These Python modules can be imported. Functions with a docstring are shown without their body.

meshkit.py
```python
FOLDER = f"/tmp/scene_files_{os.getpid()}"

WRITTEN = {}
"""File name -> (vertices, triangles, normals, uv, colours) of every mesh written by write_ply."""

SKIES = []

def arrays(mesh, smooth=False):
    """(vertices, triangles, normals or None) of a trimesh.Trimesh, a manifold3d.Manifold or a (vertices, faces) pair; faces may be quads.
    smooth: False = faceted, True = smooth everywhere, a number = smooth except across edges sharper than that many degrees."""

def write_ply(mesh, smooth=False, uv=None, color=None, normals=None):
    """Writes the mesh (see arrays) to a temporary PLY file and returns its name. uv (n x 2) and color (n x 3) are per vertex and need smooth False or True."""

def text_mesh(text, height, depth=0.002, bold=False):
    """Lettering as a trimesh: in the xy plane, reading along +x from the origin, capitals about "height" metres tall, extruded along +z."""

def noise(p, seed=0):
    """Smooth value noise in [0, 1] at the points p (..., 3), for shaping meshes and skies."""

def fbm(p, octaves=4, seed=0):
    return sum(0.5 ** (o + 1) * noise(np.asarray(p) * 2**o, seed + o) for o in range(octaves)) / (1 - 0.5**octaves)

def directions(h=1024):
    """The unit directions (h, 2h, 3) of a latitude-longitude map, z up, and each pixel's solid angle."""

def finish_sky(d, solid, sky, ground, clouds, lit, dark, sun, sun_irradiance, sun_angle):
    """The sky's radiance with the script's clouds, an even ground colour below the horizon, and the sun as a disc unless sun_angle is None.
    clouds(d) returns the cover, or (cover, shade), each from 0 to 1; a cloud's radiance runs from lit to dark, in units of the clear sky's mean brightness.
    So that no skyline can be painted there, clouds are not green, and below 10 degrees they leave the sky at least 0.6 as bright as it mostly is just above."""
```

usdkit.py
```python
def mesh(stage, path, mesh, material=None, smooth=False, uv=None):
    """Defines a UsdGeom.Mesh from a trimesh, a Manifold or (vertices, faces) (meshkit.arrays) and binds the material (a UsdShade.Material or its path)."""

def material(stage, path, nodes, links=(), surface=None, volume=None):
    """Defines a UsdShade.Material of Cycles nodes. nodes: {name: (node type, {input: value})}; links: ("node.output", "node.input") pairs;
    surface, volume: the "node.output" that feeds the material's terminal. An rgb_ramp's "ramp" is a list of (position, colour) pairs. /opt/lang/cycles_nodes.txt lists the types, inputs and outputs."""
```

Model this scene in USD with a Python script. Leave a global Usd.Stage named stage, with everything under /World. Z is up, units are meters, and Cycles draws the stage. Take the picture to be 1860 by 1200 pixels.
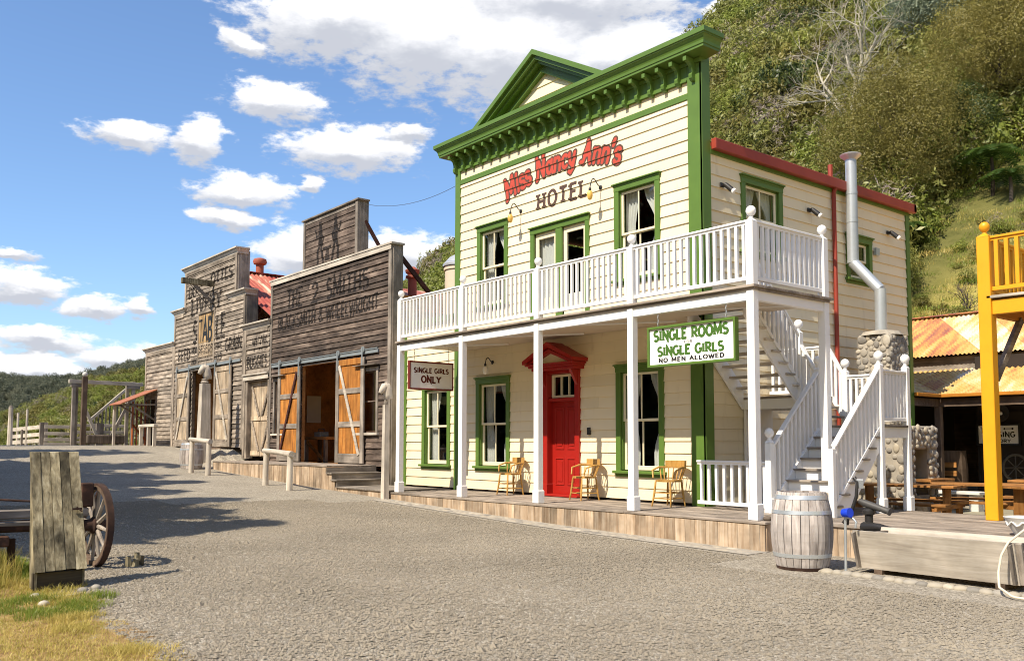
import math
import numpy as np
import trimesh
import usdkit
import meshkit
from pxr import Usd, UsdGeom, UsdLux, UsdShade, Gf, Sdf, Vt
from shapely.geometry import Polygon, LineString, Point, box as rect, MultiPolygon
from shapely.ops import unary_union
from shapely import affinity

rng = np.random.default_rng(7)
stage = Usd.Stage.CreateInMemory()
UsdGeom.SetStageUpAxis(stage, "Z")
UsdGeom.Xform.Define(stage, "/World")
LK = "/World/Looks/"

# ------------------------------------------------------------------ camera
CAM = np.array([7.968, -12.705, 1.088])
yaw, pit, rol = math.radians(140.924), math.radians(4.018), math.radians(0.094)
F = np.array([math.cos(yaw) * math.cos(pit), math.sin(yaw) * math.cos(pit), math.sin(pit)])
R = np.array([math.sin(yaw), -math.cos(yaw), 0.0])
U = np.cross(R, F)
R, U = R * math.cos(rol) + U * math.sin(rol), U * math.cos(rol) - R * math.sin(rol)
cam = UsdGeom.Camera.Define(stage, "/World/camera")
m4 = np.eye(4)
m4[0, :3], m4[1, :3], m4[2, :3], m4[3, :3] = R, U, -F, CAM
cam.AddTransformOp().Set(Gf.Matrix4d(*m4.ravel().tolist()))
cam.CreateHorizontalApertureAttr(36.0)
cam.CreateVerticalApertureAttr(36.0 * 660 / 1024)
cam.CreateFocalLengthAttr(36.0 * 1644.3 / 1860)
cam.CreateVerticalApertureOffsetAttr(36.0 * 90.6 / 1860)
cam.CreateFStopAttr(0.0)
cam.CreateExposureAttr(0.55)
cam.CreateClippingRangeAttr(Gf.Vec2f(0.05, 20000))

# ------------------------------------------------------------------ sun and sky
SUN = np.array([0.07, -1.0, 1.148]); SUN /= np.linalg.norm(SUN)
sun = UsdLux.DistantLight.Define(stage, "/World/sun")
sun.CreateIntensityAttr(1.25); sun.CreateAngleAttr(0.5); sun.CreateColorAttr(Gf.Vec3f(1.0, 0.90, 0.74)); sun.CreateNormalizeAttr(True)
zx = SUN; xx = np.cross([0, 0, 1.0], zx); xx /= np.linalg.norm(xx); yx = np.cross(zx, xx)
m4 = np.eye(4); m4[0, :3], m4[1, :3], m4[2, :3] = xx, yx, zx
sun.AddTransformOp().Set(Gf.Matrix4d(*m4.ravel().tolist()))
SKY_STRENGTH = 0.105
# cloud banks: azimuth, elevation, half width, half height in degrees
CLOUDS = [(152.7, 25.6, 5.4, 2.4), (147.0, 25.2, 5.3, 3.5), (140.2, 24.7, 6.8, 3.7), (134.2, 23.8, 4.6, 2.6), (138.1, 27.5, 9, 2.6), (156.0, 20.6, 2.9, 1.0), (157.8, 23.6, 1.7, 0.6),
          (151.2, 18.0, 4.3, 1.3), (148.0, 19.0, 1.8, 0.5), (160.4, 17.8, 1.4, 1.3), (164.3, 17.7, 2.3, 0.7), (157.5, 15.1, 2.7, 0.9), (153.8, 15.8, 0.9, 0.5), (158.7, 13.4, 1.7, 0.6),
          (154.3, 11.6, 2.5, 1.6), (147.8, 11.9, 2.8, 1.3), (145.0, 11.1, 1.9, 1.0), (169.2, 8.7, 2.3, 0.85), (165.7, 7.8, 1.6, 0.6), (163.4, 8.0, 0.8, 0.6), (169.9, 10.4, 1.1, 0.4),
          (168.4, 5.8, 2.3, 0.7), (169.2, 4.3, 3.4, 0.9), (164.2, 5.0, 2.8, 0.8), (166.4, 3.6, 5.2, 0.7), (127.5, 25.8, 1.7, 0.5), (172, 25.8, 0.1, 0.1)]
sn = {"tc": ("texture_coordinate", {}), "nrm": ("vector_math", {"math_type": "normalize"}), "sep": ("separate_xyz", {}),
      "sky": ("sky_texture", {"sky_type": "single_scattering", "sun_disc": False, "sun_elevation": float(math.asin(SUN[2])), "sun_rotation": float(math.atan2(SUN[0], SUN[1])), "altitude": 50.0, "air_density": 1.0, "aerosol_density": 0.8, "ozone_density": 2.5}),
      "at": ("math", {"math_type": "arctan2"}), "as": ("math", {"math_type": "arcsine"}), "azd": ("math", {"math_type": "degrees"}), "eld": ("math", {"math_type": "degrees"}),
      "pv": ("combine_xyz", {}), "n1": ("noise_texture", {"scale": 0.34, "detail": 5.0, "roughness": 0.6}), "n1s": ("vector_math", {"math_type": "subtract", "vector2": (0.5, 0.5, 0.5)}),
      "nst": ("vector_math", {"math_type": "multiply", "vector2": (0.6, 1.3, 1.0)}), "n1m": ("vector_math", {"math_type": "multiply", "vector2": (5.0, 2.2, 0)}), "pd": ("vector_math", {"math_type": "add"})}
sl = [("tc.generated", "nrm.vector1"), ("nrm.vector", "sep.vector"), ("sep.y", "at.value1"), ("sep.x", "at.value2"), ("at.value", "azd.value1"), ("sep.z", "as.value1"), ("as.value", "eld.value1"),
      ("azd.value", "pv.x"), ("eld.value", "pv.y"), ("pv.vector", "nst.vector1"), ("nst.vector", "n1.vector"), ("n1.color", "n1s.vector1"), ("n1s.vector", "n1m.vector1"), ("pv.vector", "pd.vector1"), ("n1m.vector", "pd.vector2"), ("nrm.vector", "sky.vector")]


def cloud_chain(tag, src, up):
    """smallest scaled distance to any bank"""
    last = None
    for i, (a, e, w, h) in enumerate(CLOUDS):
        s, d, l = f"{tag}s{i}", f"{tag}d{i}", f"{tag}l{i}"
        sn[s] = ("vector_math", {"math_type": "subtract", "vector2": (a, e - up * h, 0)})
        sn[d] = ("vector_math", {"math_type": "multiply", "vector2": (1 / (w * 1.02), 1 / (h * 1.10), 0)})
        sn[l] = ("vector_math", {"math_type": "length"})
        sl.extend([(src, s + ".vector1"), (s + ".vector", d + ".vector1"), (d + ".vector", l + ".vector1")])
        if last:
            q = f"{tag}m{i}"
            sn[q] = ("math", {"math_type": "smoothmin", "value3": 0.25})
            sl.extend([(last, q + ".value1"), (l + ".value", q + ".value2")])
            last = q + ".value"
        else:
            last = l + ".value"
    return last


dA = cloud_chain("a", "pd.vector", 0.0)
dB = cloud_chain("b", "pd.vector", 0.5)
sn["n2"] = ("noise_texture", {"scale": 1.1, "detail": 7.0, "roughness": 0.62})
sn["n2m"] = ("math", {"math_type": "multiply_add", "value2": 1.9, "value3": -0.95})
sn["da2"] = ("math", {"math_type": "add"})
sn["cov"] = ("map_range", {"range_type": "smoothstep", "from_min": 1.26, "from_max": 0.70, "to_min": 0.0, "to_max": 1.0, "clamp": True})
# clouds over the rest of the sky, as the part in view implies
sn["n3"] = ("noise_texture", {"scale": 2.6, "detail": 6.0, "roughness": 0.58})
sn["sq"] = ("vector_math", {"math_type": "multiply", "vector2": (1.0, 1.0, 2.6)})
sn["cov3"] = ("map_range", {"range_type": "smoothstep", "from_min": 0.55, "from_max": 0.70, "to_min": 0.0, "to_max": 0.95, "clamp": True})
sn["inaz"] = ("math", {"math_type": "subtract", "value2": 145.0})
sn["inab"] = ("math", {"math_type": "absolute"})
sn["out1"] = ("map_range", {"range_type": "smoothstep", "from_min": 26.0, "from_max": 38.0, "to_min": 0.0, "to_max": 1.0, "clamp": True})
sn["out2"] = ("map_range", {"range_type": "smoothstep", "from_min": 29.0, "from_max": 40.0, "to_min": 0.0, "to_max": 1.0, "clamp": True})
sn["outm"] = ("math", {"math_type": "maximum"})
sn["cov3m"] = ("math", {"math_type": "multiply"})
sn["covx"] = ("math", {"math_type": "maximum"})
sn["shd"] = ("math", {"math_type": "subtract"})
sn["shr"] = ("map_range", {"range_type": "smoothstep", "from_min": -0.42, "from_max": 0.34, "to_min": 0.0, "to_max": 1.0, "clamp": True})
sn["ccol"] = ("mix", {"color1": (8.0, 8.0, 8.1), "color2": (4.0, 4.2, 4.7)})
sn["n4m"] = ("math", {"math_type": "multiply_add", "value2": 0.55, "value3": -0.27})
sn["shd2"] = ("math", {"math_type": "add"})
sn["gain"] = ("mix", {"mix_type": "multiply", "fac": 1.0, "color2": (1.04, 1.18, 1.33)})
sn["fin"] = ("mix", {})
sn["bg"] = ("background_shader", {"strength": SKY_STRENGTH})
sl += [("nst.vector", "n2.vector"), ("n2.fac", "n2m.value1"), (dA, "da2.value1"), ("n2m.value", "da2.value2"), ("da2.value", "cov.value"),
       ("nrm.vector", "sq.vector1"), ("sq.vector", "n3.vector"), ("n3.fac", "cov3.value"), ("azd.value", "inaz.value1"), ("inaz.value", "inab.value1"), ("inab.value", "out1.value"), ("eld.value", "out2.value"),
       ("out1.result", "outm.value1"), ("out2.result", "outm.value2"), ("cov3.result", "cov3m.value1"), ("outm.value", "cov3m.value2"), ("cov.result", "covx.value1"), ("cov3m.value", "covx.value2"),
       (dA, "shd.value1"), (dB, "shd.value2"), ("n2.fac", "n4m.value1"), ("shd.value", "shd2.value1"), ("n4m.value", "shd2.value2"), ("shd2.value", "shr.value"), ("shr.result", "ccol.fac"), ("sky.color", "gain.color1"), ("gain.color", "fin.color1"), ("ccol.color", "fin.color2"), ("covx.value", "fin.fac"), ("fin.color", "bg.color")]
sky_look = usdkit.material(stage, LK + "sky", sn, sl, surface="bg.background")
dome = UsdLux.DomeLight.Define(stage, "/World/sky")
UsdShade.MaterialBindingAPI.Apply(dome.GetPrim()).Bind(sky_look)
dome.GetPrim().SetCustomDataByKey("kind", "structure")

# ------------------------------------------------------------------ helpers: prims
used, offs = {}, {}


def numbered(parent, name):
    k = (parent, name); n = used.get(k, 0); used[k] = n + 1
    return f"{parent}/{name}" if n == 0 else f"{parent}/{name}_{n:03d}"


def tag(prim, label=None, cat=None, group=None, kind=None):
    for k, v in (("label", label), ("category", cat), ("group", group), ("kind", kind)):
        if v:
            prim.SetCustomDataByKey(k, v)


def thing(name, label, cat, loc=(0, 0, 0), rz=0.0, group=None, world=True):
    """top-level Xform; world=True: the part meshes are given in world coordinates"""
    p = numbered("/World", name)
    x = UsdGeom.Xform.Define(stage, p)
    x.AddTranslateOp().Set(Gf.Vec3d(*map(float, loc)))
    x.AddRotateZOp().Set(float(math.degrees(rz)))
    tag(x.GetPrim(), label, cat, group)
    offs[p] = np.array(loc, float) if world and rz == 0 else np.zeros(3)
    return p


def grp(parent, name, label=None):
    p = numbered(parent, name)
    UsdGeom.Xform.Define(stage, p)
    offs[p] = offs[parent]
    tag(stage.GetPrimAtPath(p), label)
    return p


def part(parent, name, mesh, mat, smooth=False, label=None, kind=None):
    p = numbered(parent, name)
    v, f = mesh if isinstance(mesh, tuple) else (np.array(mesh.vertices), np.array(mesh.faces))
    offs[p] = offs.get(parent, np.zeros(3))
    m = usdkit.mesh(stage, p, (v - offs[p], f), LK + mat, smooth)
    if label or kind:
        tag(m.GetPrim(), label, kind=kind)
    return p


def solo(name, mesh, mat, label=None, cat=None, group=None, kind=None, smooth=False):
    p = numbered("/World", name)
    m = usdkit.mesh(stage, p, mesh, LK + mat, smooth)
    tag(m.GetPrim(), label, cat, group, kind)
    return p


def copy(src, loc, rz=0.0, label=None, scale=None):
    o = stage.GetPrimAtPath(src); d = o.GetCustomData()
    p = numbered("/World", src.rsplit("/", 1)[1])
    x = UsdGeom.Xform.Define(stage, p)
    x.AddTranslateOp().Set(Gf.Vec3d(*map(float, loc))); x.AddRotateZOp().Set(float(math.degrees(rz)))
    if scale:
        x.AddScaleOp().Set(Gf.Vec3f(*scale))
    x.GetPrim().GetReferences().AddInternalReference(Sdf.Path(src)); x.GetPrim().SetInstanceable(True)
    tag(x.GetPrim(), label or d.get("label"), d.get("category"), d.get("group"))
    return p


def instancer(path, protos, idx, pos, quat, scale, label=None, cat=None, kind="stuff"):
    """protos: [(name, mesh, look)]"""
    pi = UsdGeom.PointInstancer.Define(stage, path)
    t = []
    for n, me, lk in protos:
        q = f"{path}/{n}"; usdkit.mesh(stage, q, me, LK + lk); t.append(Sdf.Path(q))
    pi.CreatePrototypesRel().SetTargets(t)
    pi.CreateProtoIndicesAttr(Vt.IntArray.FromNumpy(np.asarray(idx, np.int32)))
    pi.CreatePositionsAttr(Vt.Vec3fArray.FromNumpy(np.asarray(pos, np.float32)))
    pi.CreateOrientationsAttr(Vt.QuathArray([Gf.Quath(float(q[0]), float(q[1]), float(q[2]), float(q[3])) for q in quat]))
    pi.CreateScalesAttr(Vt.Vec3fArray.FromNumpy(np.asarray(scale, np.float32)))
    tag(pi.GetPrim(), label, cat, kind=kind)


# ------------------------------------------------------------------ helpers: meshes as (vertices, faces)
def cat(ms):
    ms = [m if isinstance(m, tuple) else (np.array(m.vertices), np.array(m.faces)) for m in ms]
    n = np.cumsum([0] + [len(m[0]) for m in ms])
    return np.vstack([m[0] for m in ms]), np.vstack([np.asarray(m[1], int) + k for m, k in zip(ms, n)])


SG = np.array([[x, y, z] for x in (-1, 1) for y in (-1, 1) for z in (-1, 1)], float)
CV = np.vstack([SG * 1.0, SG * 1.0, SG * 1.0])
_t = trimesh.convex.convex_hull(np.vstack([SG * [1, .8, .8], SG * [.8, 1, .8], SG * [.8, .8, 1]]))
_ix = [int(np.argmin(np.linalg.norm(np.vstack([SG * [1, .8, .8], SG * [.8, 1, .8], SG * [.8, .8, 1]]) - v, axis=1))) for v in _t.vertices]
CF = np.array(_ix)[_t.faces]
_b = trimesh.creation.box([2, 2, 2])
BF = np.array([int(np.argmin(np.linalg.norm(SG - v, axis=1))) for v in _b.vertices])[_b.faces]


def bx(x0, x1, y0, y1, z0, z1, c=0.0):
    lo, hi = np.array([x0, y0, z0], float), np.array([x1, y1, z1], float)
    m, h = (lo + hi) / 2, np.abs(hi - lo) / 2
    if c <= 0:
        return SG * h + m, BF
    c = min(c, h.min() * 0.45)
    return np.vstack([SG * (h - [0, c, c]), SG * (h - [c, 0, c]), SG * (h - [c, c, 0])]) + m, CF


def xf(m, T=None, loc=(0, 0, 0), rz=0, rx=0, ry=0, s=1):
    v = np.asarray(m[0], float) * s
    for a, i, j in ((rx, 1, 2), (ry, 2, 0), (rz, 0, 1)):
        if a:
            c_, s_ = math.cos(a), math.sin(a); w = v.copy()
            w[:, i] = v[:, i] * c_ - v[:, j] * s_; w[:, j] = v[:, i] * s_ + v[:, j] * c_; v = w
    return v + np.asarray(loc, float), m[1]


def basis(d):
    d = np.asarray(d, float) / np.linalg.norm(d)
    a = np.array([0, 0, 1.0]) if abs(d[2]) < 0.95 else np.array([1.0, 0, 0])
    x = np.cross(a, d); x /= np.linalg.norm(x)
    return x, np.cross(d, x), d


def beam(p, q, w, h, c=0.004):
    """a squared timber from p to q: w sideways, h upwards"""
    p, q = np.asarray(p, float), np.asarray(q, float)
    L = np.linalg.norm(q - p); x, y, z = basis(q - p)
    v, f = bx(-w / 2, w / 2, -h / 2, h / 2, 0, L, c)
    return v @ np.array([x, y, z]) + p, f


def tube(pts, r, n=8, caps=True):
    pts = np.asarray(pts, float); k = len(pts)
    r = np.full(k, r) if np.ndim(r) == 0 else np.asarray(r, float)
    d = np.gradient(pts, axis=0)
    a = np.arange(n) * 2 * math.pi / n
    rings = []; x, y, z = basis(d[0])
    for i in range(k):
        z = d[i] / np.linalg.norm(d[i]); x = x - z * (x @ z); x /= np.linalg.norm(x); y = np.cross(z, x)
        rings.append(pts[i] + r[i] * (np.cos(a)[:, None] * x + np.sin(a)[:, None] * y))
    v = np.vstack(rings); f = []
    i = np.arange(n); j = (i + 1) % n
    for s in range(k - 1):
        o = s * n
        f.append(np.stack([o + i, o + j, o + n + j], 1)); f.append(np.stack([o + i, o + n + j, o + n + i], 1))
    if caps:
        v = np.vstack([v, pts[:1], pts[-1:]])
        f.append(np.stack([j, i, np.full(n, k * n)], 1)); f.append(np.stack([(k - 1) * n + i, (k - 1) * n + j, np.full(n, k * n + 1)], 1))
    return v, np.vstack(f)


def rod(p, q, r, r2=None, n=8):
    return tube([p, q], [r, r if r2 is None else r2], n)


def lathe(prof, n=16, loc=(0, 0, 0)):
    """prof: [(radius, z)]"""
    pr = np.array(prof, float); k = len(pr); a = np.arange(n) * 2 * math.pi / n
    v = np.stack([np.outer(pr[:, 0], np.cos(a)), np.outer(pr[:, 0], np.sin(a)), np.repeat(pr[:, 1:], n, 1)], -1).reshape(-1, 3)
    i = np.arange(n); j = (i + 1) % n; f = []
    for s in range(k - 1):
        o = s * n
        f.append(np.stack([o + i, o + j, o + n + j], 1)); f.append(np.stack([o + i, o + n + j, o + n + i], 1))
    return v + np.asarray(loc, float), np.vstack(f)


def ball(r, n=10):
    return lathe([(max(r * math.sin(t), 1e-4), -r * math.cos(t)) for t in np.linspace(0, math.pi, n)], 14)


def polys(g):
    return [p for p in (g.geoms if hasattr(g, "geoms") else [g]) if p.geom_type == "Polygon" and p.area > 1e-5]


class Plane:
    """a wall plane: s runs along it, o out of it, z up"""
    def __init__(s, O, a, n):
        s.O, s.a, s.n = np.array(O, float), np.array(a, float), np.array(n, float)
        s.flip = np.linalg.det(np.array([s.a, s.n, [0, 0, 1]])) < 0

    def __call__(s, v, f=None):
        v = np.asarray(v, float)
        w = s.O + v[..., :1] * s.a + v[..., 1:2] * s.n + v[..., 2:3] * np.array([0, 0, 1.0])
        return w if f is None else (w, np.asarray(f)[:, ::-1] if s.flip else f)

    def B(s, s0, s1, o0, o1, z0, z1, c=0.004):
        return s(*bx(s0, s1, o0, o1, z0, z1, c))

    def beam(s, p, q, w, h, c=0.004):
        return beam(s(np.array(p, float)), s(np.array(q, float)), w, h, c)

    def ext(s, g, o0, o1, fo=None):
        """polygon in (s, z) pushed out from o0 to o1, or to fo(z)"""
        ms = []
        for p in polys(g):
            t = trimesh.creation.extrude_polygon(p, 1.0, engine="earcut")
            v = np.asarray(t.vertices); top = v[:, 2] > 0.5
            o = np.where(top, fo(v[:, 1]) if fo else o1, o0)
            ms.append(s(np.stack([v[:, 0], o, v[:, 1]], 1), t.faces))
        return cat(ms) if ms else None

    def paint(s, g, z0, row, t0, t1, lift=0.002):
        """flat lettering laid on the weatherboards"""
        ms = []; zlo, zhi = g.bounds[1], g.bounds[3]
        for k in range(int((zlo - z0) // row), int((zhi - z0) // row) + 1):
            a = z0 + k * row
            for p in polys(g.intersection(rect(-1e3, a + 0.001, 1e3, a + row - 0.003))):
                v, f = trimesh.creation.triangulate_polygon(p, engine="earcut")
                ms.append(s(np.stack([v[:, 0], t0 + (t1 - t0) * (v[:, 1] - a) / row + lift, v[:, 1]], 1), f[:, ::-1]))
        return cat(ms)


def siding(pl, region, z0, row, parent, mat, t0=0.03, t1=0.008, jit=0.0, name="weatherboard", splits=0.0):
    """weatherboards, one mesh per board, over a (s, z) region"""
    b = region.bounds
    for k in range(int(math.ceil((b[3] - z0) / row - 1e-6))):
        a = z0 + k * row
        g = region.intersection(rect(b[0], a, b[2], a + row - 0.001))
        pieces = [g]
        if splits and b[2] - b[0] > 2.5 and rng.random() < splits:
            c = b[0] + (b[2] - b[0]) * rng.uniform(0.25, 0.75)
            pieces = [g.intersection(rect(b[0], a - 1, c - 0.002, a + 1)), g.intersection(rect(c + 0.002, a - 1, b[2], a + 1))]
        for g in pieces:
            d0 = rng.normal(0, jit); ph = rng.uniform(0, 9)
            w0, w1 = t0 + d0, t1 + d0 * 0.3
            for q in polys(g):
                if q.area < 0.006:
                    continue
                m = pl.ext(q, 0.0, None, lambda z: np.maximum(w0 + (w1 - w0) * (z - a) / row, 0.003))
                if jit:
                    v = m[0].copy(); v[:, 2] += np.sin(v[:, 0] * 1.7 + ph) * jit * 0.6; m = (v, m[1])
                part(parent, name, m, mat)


def sweep_mitre(prof, xl, xr, yf, yb):
    """a moulding (out, z) carried round the left, front and right of a wall top"""
    pts = []
    for o, z in prof:
        pts.append([(xl - o, yb, z), (xl - o, yf - o, z), (xr + o, yf - o, z), (xr + o, yb, z)])
    P = np.array(pts); k = len(prof); f = []
    for i in range(k):
        j = (i + 1) % k
        for s in range(3):
            a, b, c, d = i * 4 + s, i * 4 + s + 1, j * 4 + s + 1, j * 4 + s
            f += [(a, b, c), (a, c, d)]
    v = P.reshape(-1, 3)
    for e in (0, 3):
        for i in range(1, k - 1):
            t = (e, i * 4 + e, (i + 1) * 4 + e)
            f.append(t if e == 3 else t[::-1])
    return v, np.array(f)[:, ::-1]


# ------------------------------------------------------------------ helpers: lettering drawn with strokes
def arc(cx, cy, rx, ry, a0, a1, n=12):
    t = np.radians(np.linspace(a0, a1, n))
    return [(cx + rx * math.cos(x), cy + ry * math.sin(x)) for x in t]


GL = {
    "A": (.66, [[(.0, 0), (.33, 1), (.66, 0)], [(.14, .34), (.52, .34)]]), "B": (.58, [[(.08, 0), (.08, 1), (.3, 1)] + arc(.3, .765, .22, .235, 90, -90) + [(.08, .53)], [(.3, .53)] + arc(.3, .265, .26, .265, 90, -90) + [(.08, 0)]]),
    "C": (.64, [arc(.36, .5, .32, .5, 45, 315, 18)]), "D": (.66, [[(.08, 0), (.08, 1), (.26, 1)] + arc(.26, .5, .36, .5, 90, -90, 14) + [(.08, 0)]]),
    "E": (.54, [[(.54, 1), (.08, 1), (.08, 0), (.54, 0)], [(.08, .52), (.44, .52)]]), "F": (.52, [[(.52, 1), (.08, 1), (.08, 0)], [(.08, .5), (.42, .5)]]),
    "G": (.68, [arc(.36, .5, .32, .5, 48, 330, 18) + [(.64, .44), (.42, .44)]]), "H": (.68, [[(.08, 0), (.08, 1)], [(.6, 0), (.6, 1)], [(.08, .5), (.6, .5)]]),
    "I": (.24, [[(.12, 0), (.12, 1)]]), "K": (.64, [[(.08, 0), (.08, 1)], [(.58, 1), (.1, .42)], [(.24, .58), (.62, 0)]]), "L": (.52, [[(.08, 1), (.08, 0), (.52, 0)]]),
    "M": (.82, [[(.06, 0), (.1, 1), (.41, .25), (.72, 1), (.76, 0)]]), "N": (.68, [[(.08, 0), (.08, 1), (.6, 0), (.6, 1)]]), "O": (.72, [arc(.36, .5, .32, .5, 0, 360, 24)]),
    "P": (.58, [[(.08, 0), (.08, 1), (.3, 1)] + arc(.3, .73, .24, .27, 90, -90) + [(.08, .46)]]), "R": (.62, [[(.08, 0), (.08, 1), (.3, 1)] + arc(.3, .74, .23, .26, 90, -90) + [(.08, .48)], [(.28, .48), (.6, 0)]]),
    "S": (.56, [arc(.28, .745, .22, .25, 35, 270, 14) + arc(.28, .25, .24, .25, 90, -150, 14)]), "T": (.6, [[(0, 1), (.6, 1)], [(.3, 0), (.3, 1)]]),
    "U": (.66, [[(.08, 1), (.08, .3)] + arc(.33, .28, .25, .28, 180, 360) + [(.58, 1)]]), "V": (.64, [[(.0, 1), (.32, 0), (.64, 1)]]), "W": (.9, [[(.0, 1), (.22, 0), (.45, .8), (.68, 0), (.9, 1)]]),
    "Y": (.62, [[(.0, 1), (.31, .48), (.62, 1)], [(.31, .48), (.31, 0)]]), "2": (.56, [arc(.28, .72, .24, .28, 170, -30) + [(.04, 0), (.54, 0)]]), "&": (.7, [[(.68, 0), (.2, .72)] + arc(.34, .8, .15, .19, 200, -20) + [(.2, .45)] + arc(.28, .22, .24, .22, 120, 360)]),
    "'": (.2, [[(.1, 1), (.06, .72)]]), " ": (.34, []),
}
LOW = {  # the curling lower case of the hotel's name
    "i": (.26, [[(.12, 0), (.12, .62)], [(.12, .8), (.13, .92)]]), "s": (.42, [arc(.21, .48, .15, .16, 40, 270) + arc(.21, .17, .17, .16, 90, -150)]), "a": (.5, [arc(.22, .3, .16, .28, 60, 330, 14), [(.4, .62), (.4, .1), (.48, .0)]]),
    "n": (.54, [[(.1, 0), (.1, .62)], [(.1, .4)] + arc(.27, .42, .16, .19, 170, 0) + [(.43, 0)]]), "c": (.42, [arc(.24, .31, .18, .29, 50, 310, 14)]), "y": (.5, [[(.08, .62), (.12, .2), (.26, .08), (.4, .3)], [(.43, .62), (.36, -.05), (.2, -.28), (.06, -.2)]]),
    "M": (.84, [[(.0, -.04), (.12, .05), (.16, 1), (.42, .2), (.68, 1), (.72, 0)]]), "N": (.7, [[(.0, -.06), (.12, .05), (.14, 1), (.54, 0), (.58, 1.04)]]), "A": (.72, [[(.0, .1), (.14, .04), (.4, 1), (.58, 0)], [(.18, .38), (.54, .38)]]),
    "'": (.22, [[(.12, 1), (.06, .74)]]), " ": (.34, []),
}


def glyph(ch, w, font=GL, serif=0.0, sh=0.0):
    adv, strokes = font[ch]
    g = [LineString(p).buffer(w / 2, cap_style="flat" if font is GL else "round", join_style="mitre" if font is GL else "round", mitre_limit=2.2) for p in strokes]
    if serif:
        for p in strokes:
            for q, t in ((p[0], p[1]), (p[-1], p[-2])):
                if q[1] in (0, 1) and abs(t[0] - q[0]) < abs(t[1] - q[1]) * 1.1:
                    y = sh / 2 if q[1] == 0 else 1 - sh / 2
                    g.append(rect(q[0] - serif / 2 - w / 2, y - sh / 2, q[0] + serif / 2 + w / 2, y + sh / 2))
            for q in p[1:-1]:
                if q[1] in (0, 1) and p[0] != p[-1] and ch in "BDEFLPR" and abs(q[0] - .08) < .01:
                    y = sh / 2 if q[1] == 0 else 1 - sh / 2
                    g.append(rect(q[0] - serif / 2 - w / 2, y - sh / 2, q[0], y + sh / 2))
    return adv, (unary_union(g) if g else Polygon())


def word(text, x0, x1, z0, z1, w=0.16, font=GL, serif=0.0, sh=0.1, gap=0.14, arch=0.0):
    """lettering fitted to the rectangle x0..x1, z0..z1 of a plane's (s, z)"""
    gs, x = [], 0.0
    for c in text:
        a, g = glyph(c, w, font, serif, sh)
        if not g.is_empty:
            gs.append(affinity.translate(g, x, 0))
        x += a + gap
    al = unary_union(gs); b = al.bounds
    hh = 1.0
    al = affinity.affine_transform(al, [(x1 - x0) / (b[2] - b[0]), 0, 0, (z1 - z0) / hh, x0 - b[0] * (x1 - x0) / (b[2] - b[0]), z0])
    return al


def bend(g, cx, sag, half, tilt=True):
    """raises the middle of flat lettering into an arch"""
    from shapely import segmentize, transform
    g = segmentize(g, 0.04)
    Rr = (half * half + sag * sag) / (2 * sag)

    def fn(p):
        x, z = p[:, 0] - cx, p[:, 1]
        th = x / Rr; zb = z
        return np.stack([cx + (Rr + (zb - g.bounds[1])) * np.sin(th), g.bounds[1] + (Rr + (zb - g.bounds[1])) * np.cos(th) - Rr + sag], 1)
    return transform(g, fn)


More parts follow.
